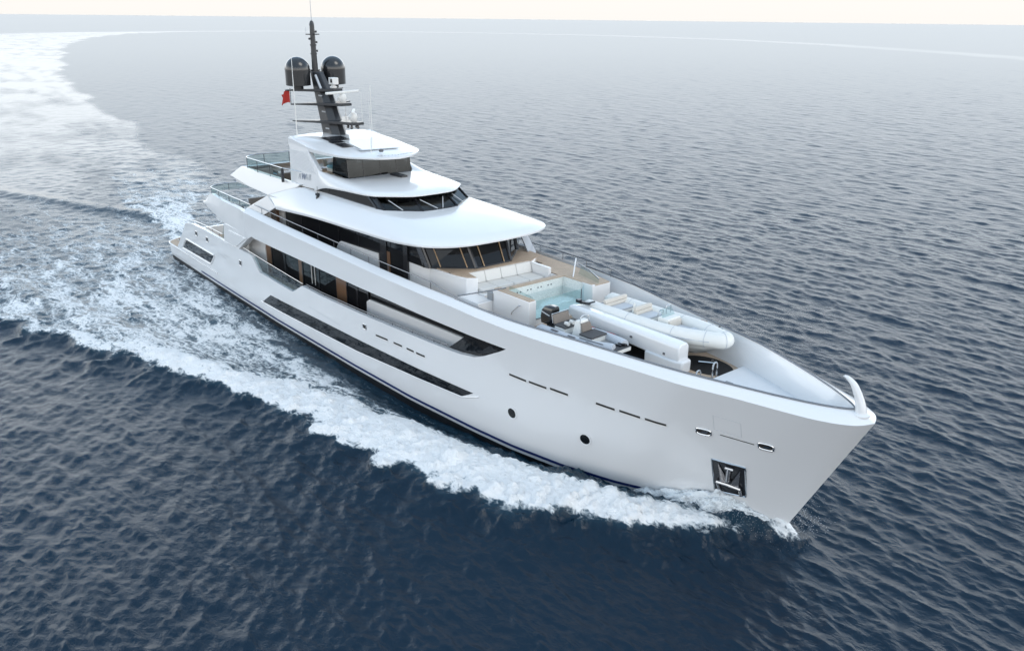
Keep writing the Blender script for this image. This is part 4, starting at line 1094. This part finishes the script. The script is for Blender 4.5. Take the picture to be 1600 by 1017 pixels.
MB().tube([(1.55+.06*math.sin(a), -.1+.16*math.cos(a), 1.02+.15*math.sin(a)) for a in np.linspace(0, 2*math.pi, 17)], .02, 6).build('steering_wheel', 'letter_dark', c_)
MB().tube(smoothline([(1.90, -.27, 1.15), (1.86, -.25, 1.42), (1.80, 0, 1.48), (1.86, .25, 1.42), (1.90, .27, 1.15)], 4), .018, 6).build('windscreen_rail', 'steel', c_)
b = MB().box(2.05, 2.7, -.45, .45, .5, .76).build('bench', 'hyp_white', stt, bevel=.03)
MB().box(2.02, 2.75, -.48, .48, .76, .85).build('seat_pad', 'grey_cushion', b, bevel=.03)
MB().box(3.6, 4.05, -.5, .5, .45, .62).build('bow_step', 'hyp_white', stt, bevel=.02)
MB().box(3.61, 4.05, -.47, .47, .62, .64).build('step_tread', 'grey_cushion', stt)
cb = MB()
random.seed(3)
for k in range(5): cb.obox((3.75+random.uniform(-.1, .2), .1+.12*k, .68+.03*(k % 2)), .26, .12, .09, random.uniform(-.6, .6))
cb.build('cleat', 'frame', stt)
for y in (-.86, .86):
    for x in (.9, 1.9, 2.9): MB().obox((x, y*.92, .75), .4, .09, .02).build('grab_handle', 'letter_dark', stt)
MB().tube(smoothline([(1.4, .72, .8), (2.1, .7, .74), (2.9, .7, .79), (3.5, .5, .72)], 4), .012, 6).build('safety_line', 'red', stt)
MB().tube([(2.3, -.74, .8), (3.5, -.62, .82)], .018, 6).build('oar', 'letter_dark', stt)
for x in (.6, 3.0): MB().box(x, x+.25, -.5, .5, -.22, .1).build('chock', 'cream', stt)

# ============================================================ LOOSE DECK FURNITURE
def sofa(name, loc, rz, wid, frame, pad, back, label, group=None, n=2, cat='sofa'):
    t = empty(name, loc, rz); tag(t, label, cat, group)
    MB().box(-.4, .4, -wid/2, wid/2, .08, .26).build('base', frame, t, bevel=.02)
    for k in range(n):
        a = -wid/2+.04+k*(wid-.08)/n; b = a+(wid-.08)/n-.02
        MB().box(-.36, .42, a, b, .26, .42).build('seat', pad, t, bevel=.04)
        MB().slab([(-.42, a, .4), (-.2, a, .4), (-.2, b, .4), (-.42, b, .4)], [(-.54, a, .98), (-.38, a, .98), (-.38, b, .98), (-.54, b, .98)]).build('backrest', back, t, bevel=.04)
    for s in (-1, 1): MB().box(-.42, .36, s*wid/2-.06, s*wid/2+.06, .08, .55).build('arm', frame, t, bevel=.03)
    return t
sofa('sofa', (21.6, -.2, 9.4), R(-90), 2.2, 'offwhite', 'aqua', 'aqua', 'turquoise padded sofa under the hardtop beside the smoked wind screen')
sofa('armchair', (14.9, -2.0, 8.26), 0, 1.2, 'taupe', 'aqua', 'taupe', 'taupe chair with turquoise seat behind the bridge deck glass rail, aft end', n=1, cat='armchair')
sofa('armchair', (16.6, -2.5, 8.26), R(20), 1.2, 'taupe', 'aqua', 'taupe', 'taupe chair with turquoise seat in the middle of the bridge deck terrace', n=1, cat='armchair')
sofa('lounge_sofa', (18.0, -1.6, 8.26), R(180), 2.4, 'taupe', 'beige', 'taupe', 'long taupe sofa next to the white wing on the bridge deck terrace')
for k, (x, y, lab, m_) in enumerate(((20.9, -.9, 'light taupe scatter cushion at the aft end of the turquoise sofa', 'beige'), (22.0, .05, 'grey scatter cushion against the back of the turquoise sofa', 'grey_cushion'), (22.3, -.2, 'brown scatter cushion between two grey ones on the turquoise sofa', 'taupe'), (22.65, -.6, 'grey scatter cushion at the forward end of the turquoise sofa, by the dark screen', 'grey_cushion'))):
    c = empty('cushion', (x, y, 9.83)); tag(c, lab, 'cushion', 'cushions on the turquoise sofa')
    MB().obox((0, 0, .2), .16, .45, .42, .8+.2*k, -.25).build('cover', m_, c, bevel=.07, segs=4)
sofa('sofa', (11.7, -.6, 5.42), 0, 2.6, 'beige', 'beige', 'taupe', 'beige outdoor sofa on the aft upper deck behind the glass rail')
sofa('armchair', (11.8, -2.95, 5.42), R(60), 1.05, 'taupe', 'beige', 'beige', 'beige armchair nearest the starboard glass rail of the aft upper deck', n=1, cat='armchair')
sofa('armchair', (13.9, -2.6, 5.42), R(150), 1.05, 'taupe', 'beige', 'taupe', 'taupe armchair at the foot of the white roof leg on the aft upper deck', n=1, cat='armchair')
tb = empty('coffee_table', (12.9, -1.9, 5.42)); tag(tb, 'round dark coffee table among the beige seats of the aft upper deck', 'table')
MB().lathe((0, 0, .4), [(.55, 0), (.55, .04)], 24).build('table_top', 'wood', tb); MB().lathe((0, 0, 0), [(.28, 0), (.06, .05), (.06, .4)], 16).build('leg', 'frame', tb)
# stair rail on the aft main deck
for (y) in (-2.6,):
    hr = MB().tube([(8.6, y, 3.5), (10.9, y-.1, 5.0)], .03, 6).build('stair_rail', 'rail_dark', Y_)
    for k in range(4): q = k/3; MB().tube([(8.6+2.3*q, y-.1*q, 2.6+.8*q), (8.6+2.3*q, y-.1*q, 3.5+1.5*q)], .025, 6).build('stanchion', 'rail_dark', hr)
g = obj('glass_balustrade', [(9.0, -3.4, 2.6), (11.8, -3.4, 2.6), (11.8, -3.4, 4.9), (10.4, -3.4, 4.9)], [(0, 1, 2, 3)], 'glass', Y_, smooth=0)
MB().box(12.0, 12.5, -4.05, -3.4, 2.6, 5.2).build('aft_pillar', 'frame', Y_)
MB().box(12.0, 12.5, 3.4, 4.05, 2.6, 5.2).build('aft_pillar', 'frame', Y_)
hr = MB().tube([(x, -4.05, float(ztop(x))+.22) for x in np.linspace(5.6, 11.5, 12)], .02, 6).build('handrail', 'steel', Y_)
for x in (6.1, 7.3, 8.5, 9.7, 10.9): MB().tube([(x, -4.05, float(ztop(x))), (x, -4.05, float(ztop(x))+.22)], .016, 6).build('stanchion', 'steel', hr)
MB().lathe((-.2, -3.1, 1.3), [(.14, 0), (.14, .06), (.07, .08), (.09, .25), (.12, .27)], 12).build('bollard', 'steel', Y_)

# ============================================================ SEA
rng = np.random.default_rng(11)
NW = 150
lam = np.exp(rng.uniform(math.log(0.26), math.log(10.0), NW))
wgt = np.exp(-(np.log(lam/0.65))**2/1.15)
ang = R(75)+rng.normal(0, R(38), NW)          # travel direction, mostly across the yacht's course
kx = 2*np.pi/lam*np.cos(ang); ky = 2*np.pi/lam*np.sin(ang); kk = 2*np.pi/lam
slope = np.sqrt(wgt/np.sum(wgt))*WAVE_SLOPE*math.sqrt(2)
amp = slope/kk; ph = rng.uniform(0, 2*np.pi, NW)

def poly_dist(X, Yc, P):
    best = np.full(X.shape, 1e9); side_ = np.zeros(X.shape); par = np.zeros(X.shape); acc = 0.0
    for (x0, y0), (x1, y1) in zip(P[:-1], P[1:]):
        dx, dy = x1-x0, y1-y0; L2 = dx*dx+dy*dy
        t = np.clip(((X-x0)*dx+(Yc-y0)*dy)/L2, 0, 1)
        ex, ey = X-(x0+t*dx), Yc-(y0+t*dy); d2 = ex*ex+ey*ey
        m = d2 < best; best = np.where(m, d2, best)
        side_ = np.where(m, dx*ey-dy*ex, side_); par = np.where(m, acc+t*math.sqrt(L2), par); acc += math.sqrt(L2)
    return np.sqrt(best), np.sign(side_), par
def sst(a, b, x): t = np.clip((x-a)/(b-a), 0, 1); return t*t*(3-2*t)
OUT = [(54.0, .35), (53.2, -.4), (52.0, -1.6), (50.6, -3.3), (49.6, -4.35), (48.4, -5.05), (46.7, -6.1), (45.2, -6.8), (43.5, -7.7), (40.7, -8.35), (37.6, -9.0), (34, -9.4), (30.9, -10.0), (25.6, -12), (22.6, -12.95), (17.2, -15.1), (12.8, -16.6), (4, -19.4), (-8, -23), (-30, -30), (-80, -46)]
OUTP = [(x, -y+.7 if i == 0 else -y) for i, (x, y) in enumerate(OUT)]
CRST = [(30, -9.4), (22, -11.2), (11.1, -13.5), (5.1, -14.8), (-1.4, -16), (-12, -18.5), (-40, -26)]
WKR = [(-2, 3.5), (-12, 3.0), (-24, 9.6), (-43, 16), (-60, 17.7), (-86, 21.4), (-103, 23.2), (-129, 27.4), (-198, 40), (-326, 68), (-471, 105), (-636, 157), (-825, 247), (-905, 340), (-925, 430), (-890, 545), (-800, 640), (-640, 700), (-470, 690), (-330, 630), (-180, 530), (0, 380)]
PORTR = [(-3, -1.5), (-13, 1.0), (-26, -4.3), (-38, -8.9), (-60, -16)]

def sea_fields(X, Yc, rad):
    n = X.size
    sp = rad*STEP*1.1
    foam = np.zeros(n); slick = np.zeros(n); aer = np.zeros(n); hz = np.zeros(n); turb = np.zeros(n)
    near = (X > -140) & (X < 56) & (np.abs(Yc) < 50) & (Yc > -48)
    i = np.where(near)[0]; x = X[i]; y = Yc[i]
    f = np.zeros(i.size); a = np.zeros(i.size); h = np.zeros(i.size); tb = np.zeros(i.size)
    jig = np.array([mnoise.fractal(Vector((px*.35, py*.35, 3.1)), 1.0, 2.0, 4) for px, py in zip(x, y)])
    jig2 = np.array([mnoise.fractal(Vector((px*1.3, py*1.3, 9.7)), 1.0, 2.0, 4) for px, py in zip(x, y)])
    jig3 = np.array([mnoise.fractal(Vector((px*2.9, py*2.9, 4.7)), 1.0, 2.0, 3) for px, py in zip(x, y)])
    hull_y = side(np.clip(x, -1, 53.4), .3)
    for sgn, O in ((-1, OUT), (1, OUTP)):
        dd, sd, par = poly_dist(x, y, O)
        ins = dd*sd*(-sgn)*-1                        # >0 on the hull side of the line
        ins = np.where(sgn < 0, -dd*sd, dd*sd)
        ins = ins+jig*.9*sst(3, 12, par)+jig2*.38+np.interp(par, [0, 3, 8, 24, 40], [.15, .55, .75, .6, .2])
        outb = np.abs(y)-hull_y                       # distance outboard of the hull
        mine = (y*sgn > -.2) & (x < 54.2)
        crestw = np.interp(par, [0, 3, 6, 12, 20, 30, 45, 70, 110], [.6, 1.2, 3.4, 4.6, 4.2, 3.0, 1.8, .9, .5])
        strength = np.interp(par, [0, 2, 5, 25, 34, 50, 75, 110, 140], [.8, .86, .89, .87, .80, .6, .42, .25, .1])
        edge = sst(-.45, .8, ins)
        crest = edge*(1-sst(crestw*.55, crestw*1.5, ins))*strength
        # broken foam between crest and hull
        mid = edge*sst(.2, 1.2, ins)*np.interp(x, [-120, -60, -20, 5, 25, 38, 46, 52], [.10, .22, .42, .56, .60, .56, .44, .25])
        troughx = np.interp(x, [8, 18, 28, 36, 44, 49, 51], [.1, .25, .5, .9, 1, 1, .5])
        trough = troughx*(1-sst(.5, np.interp(x, [10, 28, 48], [1.1, 1.9, 2.3]), outb+jig*.4))
        lam_ = np.maximum(crest, mid)*(1-trough*.85)
        bound = .38*np.exp(-((outb-.25)/.3)**2)*np.interp(x, [-2, 5, 30, 47], [.7, .9, 1, .8])*(x < 48)   # froth line on the hull
        lam_ = np.maximum(lam_, bound)
        # sheet of white water climbing the bow
        run = np.exp(-((x-51.0)/1.5)**2)
        climb = run*np.exp(-(np.maximum(outb, 0)/.55)**2)
        lam_ = np.maximum(lam_, .95*climb)
        f = np.where(mine, np.maximum(f, lam_), f)
        a = np.where(mine, np.maximum(a, np.clip(edge*np.interp(par, [0, 6, 40, 90], [.3, 1, .8, .25]), 0, 1)), a)
        hh = np.interp(par, [0, 2, 5, 9, 16, 26, 40, 60, 100], [.1, .45, .95, 1.15, .9, .62, .45, .3, .15])*np.exp(-((ins-.75*crestw*.6)/(crestw*.62+.25))**2)
        hh = hh+climb*1.25-.30*trough*np.interp(x, [25, 36, 48, 50], [0, 1, 1, 0])
        h = np.where(mine, h+hh, h)
        tb = np.where(mine, np.maximum(tb, crest*np.interp(par, [0, 5, 25, 60], [.2, 1, .7, .3])+.25*mid), tb)
    dd, sd, par = poly_dist(x, y, CRST)
    h += .38*np.exp(-(dd/1.3)**2)*sst(0, 6, par)*np.interp(par, [0, 20, 60], [1, 1, .4])
    dd, sd, par = poly_dist(x, y, PORTR)
    h += .45*np.exp(-(dd/1.2)**2)*np.interp(par, [0, 8, 40], [.4, 1, .5])
    # propeller wash astern
    cy = np.interp(-x, [0, 12, 24, 43, 60, 86, 130], [0, .6, 4.0, 9.0, 11, 13.5, 17])
    wd = np.interp(-x, [0, 12, 24, 43, 60, 130], [3.4, 2.0, 5.2, 7.5, 8.0, 10])
    wash = (1-sst(.6, 1.15, np.abs(y-cy)/wd+jig*.35))*(x < .3)*np.interp(-x, [-1, 2, 14, 30, 50, 80, 130], [.62, .70, .64, .48, .32, .18, .08])
    f = np.maximum(f, wash); a = np.maximum(a, np.clip(wash*1.1, 0, 1)); h += .3*wash*jig
    f = np.maximum(f, .92*np.exp(-(((x-53.3)/.8)**2+(y/.55)**2)))
    h += .22*np.exp(-(((x-53.4)/.7)**2+(y/.5)**2))
    inside = np.abs(y) < hull_y-.35
    hole = inside & (x > -1) & (x < 53)
    h = np.where(hole, -.6, h); f = np.where(hole, 0, f)
    foam[i] = np.clip(f, 0, 1); aer[i] = a; turb[i] = tb
    hz[i] = h+(np.abs(jig2)*.36+np.abs(jig3)*.34+jig2*.15)*.62*tb+(jig2*.10)*f
    # slick water in the old wake
    j = np.where((X < 5) & (X > -1100) & (Yc < 800))[0]
    dd, sd, par = poly_dist(X[j], Yc[j], WKR)
    nz = np.array([mnoise.fractal(Vector((a_*.03, b_*.06, .3)), 1.0, 2.0, 4) for a_, b_ in zip(X[j], Yc[j])])
    wdt = np.interp(par, [0, 60, 130, 300, 700, 1000, 1800], [6, 46, 80, 130, 150, 26, 30])
    ins = np.where(sd < 0, dd, -dd); ins = np.where(sd == 0, dd, ins)
    ins = -ins if SLICK_FLIP else ins
    ins = ins+nz*np.interp(par, [0, 60, 200, 2000], [1.5, 4, 6, 5])
    s_ = sst(-.5, 1.5+par*.003, ins)*(1-sst(wdt*.8, wdt*1.25, ins))
    st_ = np.array([mnoise.fractal(Vector((a_*.05-b_*.02, b_*.22+a_*.05, 5.3)), 1.0, 2.0, 3) for a_, b_ in zip(X[j], Yc[j])])
    slick[j] = np.clip(s_*(1-.75*np.clip(st_+.12, 0, 1)), 0, 1)*np.interp(par, [0, 30, 80, 200, 2400], [.30, .60, .66, .70, .15])
    return foam, slick, aer, hz, turb

def displace(X, Yc, rad, slick, turb, foam):
    sp = rad*STEP*1.1
    Z = np.zeros(X.size); DX = np.zeros(X.size); DY = np.zeros(X.size); lost = np.zeros(X.size)
    gust = 1.0
    damp = (1-.70*slick)
    for n_ in range(NW):
        att = sst(1.7, 3.4, lam[n_]/sp)
        aa = amp[n_]*att*damp
        p_ = kx[n_]*X+ky[n_]*Yc+ph[n_]
        Z += aa*np.cos(p_); s_ = -aa*np.sin(p_)*.8
        DX += s_*kx[n_]/kk[n_]; DY += s_*ky[n_]/kk[n_]
        lost += (slope[n_]**2/2)*(1-att**2)*damp**2*.13
    return Z, DX, DY, lost

def grid_mesh(rads, angs):
    nr, na = len(rads), len(angs)
    Rr, Aa = np.meshgrid(rads, angs, indexing='ij')
    X = (CAM.x+Rr*np.cos(Aa)).ravel(); Yc = (CAM.y+Rr*np.sin(Aa)).ravel(); rad = Rr.ravel()
    foam, slick, aer, hz, turb = sea_fields(X, Yc, rad)
    Z, DX, DY, lost = displace(X, Yc, rad, slick, turb, foam)
    hole = (hz <= -.55)
    cal = (1-.5*aer)
    Pz = Z*np.where(hole, 0, cal)+hz
    P = np.stack([X+DX*cal, Yc+DY*cal, Pz], -1)
    idx = np.arange(nr*na).reshape(nr, na)
    q = np.stack([idx[:-1, :-1], idx[1:, :-1], idx[1:, 1:], idx[:-1, 1:]], -1).reshape(-1, 4)
    return P, q, dict(foam=foam, slick=slick, aerated=aer, lost=lost, dist=np.minimum(rad/300, 4))
def np_object(name, P, q, attrs, mat):
    used, inv = np.unique(q, return_inverse=True)
    P = P[used]; q = inv.reshape(-1, 4)
    me = bpy.data.meshes.new(name)
    me.vertices.add(len(P)); me.vertices.foreach_set('co', P.astype(np.float32).ravel())
    me.loops.add(q.size); me.loops.foreach_set('vertex_index', q.astype(np.int32).ravel())
    me.polygons.add(len(q)); me.polygons.foreach_set('loop_start', (np.arange(len(q))*4).astype(np.int32))
    me.update(calc_edges=True); me.validate()
    me.polygons.foreach_set('use_smooth', np.ones(len(me.polygons), bool))
    for k, v in attrs.items():
        at = me.attributes.new(k, 'FLOAT', 'POINT'); at.data.foreach_set('value', v[used].astype(np.float32))
    me.materials.append(mat); o = bpy.data.objects.new(name, me); COL.objects.link(o); return o

def sea_material():
    m = bpy.data.materials.new('sea_water'); m.use_nodes = True
    n, l = m.node_tree.nodes, m.node_tree.links; n.clear()
    o = n.new('ShaderNodeOutputMaterial')
    def attr(name): a = n.new('ShaderNodeAttribute'); a.attribute_name = name; return a.outputs['Fac']
    def math_(op, a, b=None, c=None, clamp=False):
        q = n.new('ShaderNodeMath'); q.operation = op; q.use_clamp = clamp
        for k, v in enumerate((a, b, c)):
            if v is None: continue
            if isinstance(v, (int, float)): q.inputs[k].default_value = v
            else: l.new(v, q.inputs[k])
        return q.outputs[0]
    def mixc(f, a, b):
        q = n.new('ShaderNodeMix'); q.data_type = 'RGBA'; l.new(f, q.inputs['Factor'])
        for nm, v in (('A', a), ('B', b)):
            if isinstance(v, tuple): q.inputs[nm].default_value = (*v, 1)
            else: l.new(v, q.inputs[nm])
        return q.outputs['Result']
    def smooth(lo, hi, v):
        q = n.new('ShaderNodeMapRange'); q.interpolation_type = 'SMOOTHSTEP'
        l.new(v, q.inputs['Value'])
        for nm, x in (('From Min', lo), ('From Max', hi)):
            if isinstance(x, (int, float)): q.inputs[nm].default_value = x
            else: l.new(x, q.inputs[nm])
        return q.outputs['Result']
    tc = n.new('ShaderNodeTexCoord'); P = tc.outputs['Object']
    def noise(scale, detail, rough=.6, vec=P, dist=0.0):
        q = n.new('ShaderNodeTexNoise'); q.inputs['Scale'].default_value = scale; q.inputs['Detail'].default_value = detail
        q.inputs['Roughness'].default_value = rough; q.inputs['Distortion'].default_value = dist; l.new(vec, q.inputs['Vector']); return q.outputs['Fac']
    def mapping(sc, rz=0.0):
        q = n.new('ShaderNodeMapping'); q.inputs['Scale'].default_value = sc; q.inputs['Rotation'].default_value = (0, 0, rz); l.new(P, q.inputs['Vector']); return q.outputs[0]
    foam, slick, aer, lost, dist = (attr(k) for k in ('foam', 'slick', 'aerated', 'lost', 'dist'))
    # lace: distorted cell walls; clumps: fractal noise stretched along the course
    wv = mapping((.42, 1.25, 1), R(14))
    warp = n.new('ShaderNodeTexNoise'); warp.inputs['Scale'].default_value = 1.1; warp.inputs['Detail'].default_value = 4; l.new(P, warp.inputs['Vector'])
    vm = n.new('ShaderNodeVectorMath'); vm.operation = 'MULTIPLY_ADD'; l.new(warp.outputs['Color'], vm.inputs[0]); vm.inputs[1].default_value = (1.5, 1.5, 0); l.new(wv, vm.inputs[2])
    vo = n.new('ShaderNodeTexVoronoi'); vo.feature = 'DISTANCE_TO_EDGE'; vo.inputs['Scale'].default_value = 1.25; l.new(vm.outputs[0], vo.inputs['Vector'])
    vo2 = n.new('ShaderNodeTexVoronoi'); vo2.feature = 'DISTANCE_TO_EDGE'; vo2.inputs['Scale'].default_value = 3.6; l.new(vm.outputs[0], vo2.inputs['Vector'])
    lace = math_('SUBTRACT', 1.0, math_('MULTIPLY', vo.outputs['Distance'], 2.6), clamp=True)
    lace2 = math_('SUBTRACT', 1.0, math_('MULTIPLY', vo2.outputs['Distance'], 2.6), clamp=True)
    big = noise(.55, 9, .66, wv, .6); fine = noise(4.5, 6, .7)
    t = math_('MULTIPLY', big, .56); t = math_('MULTIPLY_ADD', lace, .14, t); t = math_('MULTIPLY_ADD', lace2, .11, t); t = math_('MULTIPLY_ADD', fine, .28, t)
    thr = math_('SUBTRACT', .98, math_('MULTIPLY', foam, .74))
    cov = smooth(math_('SUBTRACT', thr, .07), math_('ADD', thr, .13), t)
    cov = math_('MULTIPLY', cov, smooth(.03, .16, foam), clamp=True)
    # water body
    deep = mixc(noise(.05, 3), (.0003, .0120, .0270), (.0005, .0145, .033))
    body = mixc(math_('MULTIPLY', math_('POWER', aer, 1.3), math_('MULTIPLY_ADD', foam, .55, .10), clamp=True), deep, (.06, .14, .19))
    b = n.new('ShaderNodeBsdfPrincipled'); l.new(body, b.inputs['Base Color']); b.inputs['IOR'].default_value = 1.33
    b.inputs['Specular IOR Level'].default_value = .5
    alpha = math_('SQRT', math_('MULTIPLY', lost, 2.0))
    rgh = math_('POWER', math_('MULTIPLY_ADD', alpha, .9, .004), .5)
    l.new(rgh, b.inputs['Roughness'])
    bp = n.new('ShaderNodeBump'); bp.inputs['Distance'].default_value = .07
    rg = n.new('ShaderNodeTexNoise'); rg.noise_type = 'RIDGED_MULTIFRACTAL'; rg.inputs['Scale'].default_value = .9; rg.inputs['Detail'].default_value = 5
    rg.inputs['Roughness'].default_value = .55; rg.inputs['Distortion'].default_value = .35; rg.inputs['Gain'].default_value = 1.6
    l.new(mapping((1, 1.9, 1), R(-14)), rg.inputs['Vector'])
    rip = math_('ADD', noise(2.2, 7, .62, mapping((1, 1.7, 1), R(10)), .4), math_('MULTIPLY_ADD', rg.outputs['Fac'], .30, math_('MULTIPLY', noise(7.0, 4), .22)))
    l.new(rip, bp.inputs['Height'])
    st_ = math_('MULTIPLY', math_('SUBTRACT', 1.0, math_('MULTIPLY', slick, .8)), math_('SUBTRACT', 1.0, math_('MULTIPLY', dist, .5), clamp=True), clamp=True)
    l.new(math_('MULTIPLY', st_, RIPPLE), bp.inputs['Strength']); l.new(bp.outputs[0], b.inputs['Normal'])
    # foam
    fo = n.new('ShaderNodeBsdfPrincipled'); fo.inputs['Roughness'].default_value = .9; fo.inputs['Specular IOR Level'].default_value = .2
    fcol = mixc(cov, (.60, .68, .72), (.92, .935, .94)); l.new(fcol, fo.inputs['Base Color'])
    fo.inputs['Subsurface Weight'].default_value = 0.0
    b2 = n.new('ShaderNodeBump'); b2.inputs['Distance'].default_value = .26; b2.inputs['Strength'].default_value = .9
    l.new(math_('ADD', t, math_('MULTIPLY', noise(9, 5, .7), .25)), b2.inputs['Height']); l.new(b2.outputs[0], fo.inputs['Normal'])
    mx = n.new('ShaderNodeMixShader'); l.new(cov, mx.inputs[0]); l.new(b.outputs[0], mx.inputs[1]); l.new(fo.outputs[0], mx.inputs[2])
    l.new(mx.outputs[0], o.inputs[0])
    return m
SEA = sea_material()
rads = np.exp(np.arange(math.log(9.0), math.log(9000), STEP))
P, q, at = grid_mesh(rads, YAW+np.arange(-R(46), R(46), STEP))
isf = at['foam'][q].max(1) > .30
sea = np_object('water', P, q[~isf], at, SEA); sea['kind'] = 'structure'
wf = np_object('wake_foam', P, q[isf], at, SEA); tag(wf, 'white foaming bow wave and wake around the yacht', 'foam', kind='stuff')
# the rest of the sea all round, coarser
STEP0 = STEP; STEP = .03
P2, q2, at2 = grid_mesh(np.exp(np.arange(math.log(7.0), math.log(9000), .03)), YAW+R(46)-.004+np.linspace(0, 2*math.pi-R(92)+.012, 150))
wide = np_object('open_water', P2, q2, at2, SEA); wide['kind'] = 'structure'
STEP = STEP0

# spray thrown up along the bow wave
sp = MB(); random.seed(21)
def drop(p, r_):
    x, y, z = p; sp.add([(x+r_, y, z), (x-r_, y, z), (x, y+r_, z), (x, y-r_, z), (x, y, z+r_), (x, y, z-r_)], [(0,2,4),(2,1,4),(1,3,4),(3,0,4),(2,0,5),(1,2,5),(3,1,5),(0,3,5)])
lineP = resample([p for p in OUT if p[0] > 22], 300)
for k in range(3500):
    u = random.random()**1.6; i = int(u*299); x, y = lineP[i]
    hgt = .35+.75*math.exp(-((u-.12)/.2)**2)
    o_ = abs(random.gauss(0, .45)); zz = random.random()**2*hgt*1.3
    drop((x+random.gauss(-.3, .5), y-random.gauss(-.6, .35)+.0, .25+zz+.2*hgt), random.uniform(.004, .012))
for k in range(2200):        # sheet against the bow itself
    x = random.gauss(51.2, .9); 
    if x > 53.4: continue
    yb = -float(side(x, .8)); o_ = abs(random.gauss(0, .5)); drop((x, yb-.05-o_, .3+random.random()**1.5*1.35*math.exp(-((x-51.0)/1.4)**2)+.1), random.uniform(.004, .010))
for k in range(160):
    drop((53.6+random.gauss(0, .35), random.gauss(-.1, .35), .15+random.random()**2*.7), random.uniform(.004, .010))
so = sp.build('spray', principled('white_spray', (.82, .85, .87), .6, noise_amt=.03), None, smooth=0)
tag(so, 'fine white spray thrown up where the bow cuts the water', 'spray', kind='stuff')

# translucent sheet of water peeling off the stem along both bows
def sheet_material():
    m = bpy.data.materials.new('torn_water_sheet'); m.use_nodes = True
    n, l = m.node_tree.nodes, m.node_tree.links; n.clear()
    o = n.new('ShaderNodeOutputMaterial'); tr = n.new('ShaderNodeBsdfTransparent')
    df = n.new('ShaderNodeBsdfPrincipled'); df.inputs['Base Color'].default_value = (.82, .86, .88, 1); df.inputs['Roughness'].default_value = .5
    tc = n.new('ShaderNodeTexCoord'); mp = n.new('ShaderNodeMapping'); mp.inputs['Scale'].default_value = (1.0, 1.6, 2.2); l.new(tc.outputs['Object'], mp.inputs['Vector'])
    nz = n.new('ShaderNodeTexNoise'); nz.inputs['Scale'].default_value = 3.2; nz.inputs['Detail'].default_value = 10; nz.inputs['Roughness'].default_value = .72; nz.inputs['Distortion'].default_value = .6
    l.new(mp.outputs[0], nz.inputs['Vector'])
    at = n.new('ShaderNodeAttribute'); at.attribute_name = 'cover'
    ad = n.new('ShaderNodeMath'); ad.operation = 'ADD'; l.new(nz.outputs['Fac'], ad.inputs[0]); l.new(at.outputs['Fac'], ad.inputs[1])
    mr = n.new('ShaderNodeMapRange'); mr.interpolation_type = 'SMOOTHSTEP'; mr.inputs['From Min'].default_value = .88; mr.inputs['From Max'].default_value = 1.22; mr.inputs['To Max'].default_value = .92
    l.new(ad.outputs[0], mr.inputs['Value'])
    mx = n.new('ShaderNodeMixShader'); l.new(mr.outputs[0], mx.inputs[0]); l.new(tr.outputs[0], mx.inputs[1]); l.new(df.outputs[0], mx.inputs[2]); l.new(mx.outputs[0], o.inputs[0])
    return m
SHM = sheet_material()
V = []; Fc = []; CV = []
for s in (-1, 1):
  for lay in range(3):
    b0 = len(V); nu, nv = 90, 24
    for i in range(nu+1):
        x = 48.2+i/nu*5.55
        top = float(np.interp(x, [48.2, 49.2, 50.4, 51.3, 52.2, 53.0, 53.75], [.62, .85, 1.28, 1.45, 1.1, .62, .15]))*(1-.13*lay)
        reach = float(np.interp(x, [48.2, 49.5, 51, 52.5, 53.75], [.55, 1.3, 1.25, .7, .12]))*(.75+.3*lay)
        for k in range(nv+1):
            v = k/nv
            jx = mnoise.fractal(Vector((x*1.6, v*3, lay*7.7+s)), 1.0, 2.0, 4)
            z = top*(1-v**1.7)*(1+.25*jx)+.05*lay
            yb = float(side(min(x, 53.4), max(z, .1))) if x < 53.45 else 0.0
            y = yb+.02+reach*(v**.8)*(1+.25*jx)
            V.append((x-.5*v, s*y, z)); CV.append((.70-.14*lay)-abs(v-.45)**2*.9-.18*(1 if i < 8 else 0)*(8-i)/8+.05*(1-v))
    for i in range(nu):
        for k in range(nv): a = b0+i*(nv+1)+k; Fc.append((a, a+nv+1, a+nv+2, a+1))
bs = obj('bow_wave_sheet', V, Fc, SHM, None, smooth=80)
at_ = bs.data.attributes.new('cover', 'FLOAT', 'POINT'); at_.data.foreach_set('value', np.array(CV, np.float32))
tag(bs, 'torn translucent sheet of white water climbing the hull below the anchor', 'spray', kind='stuff')
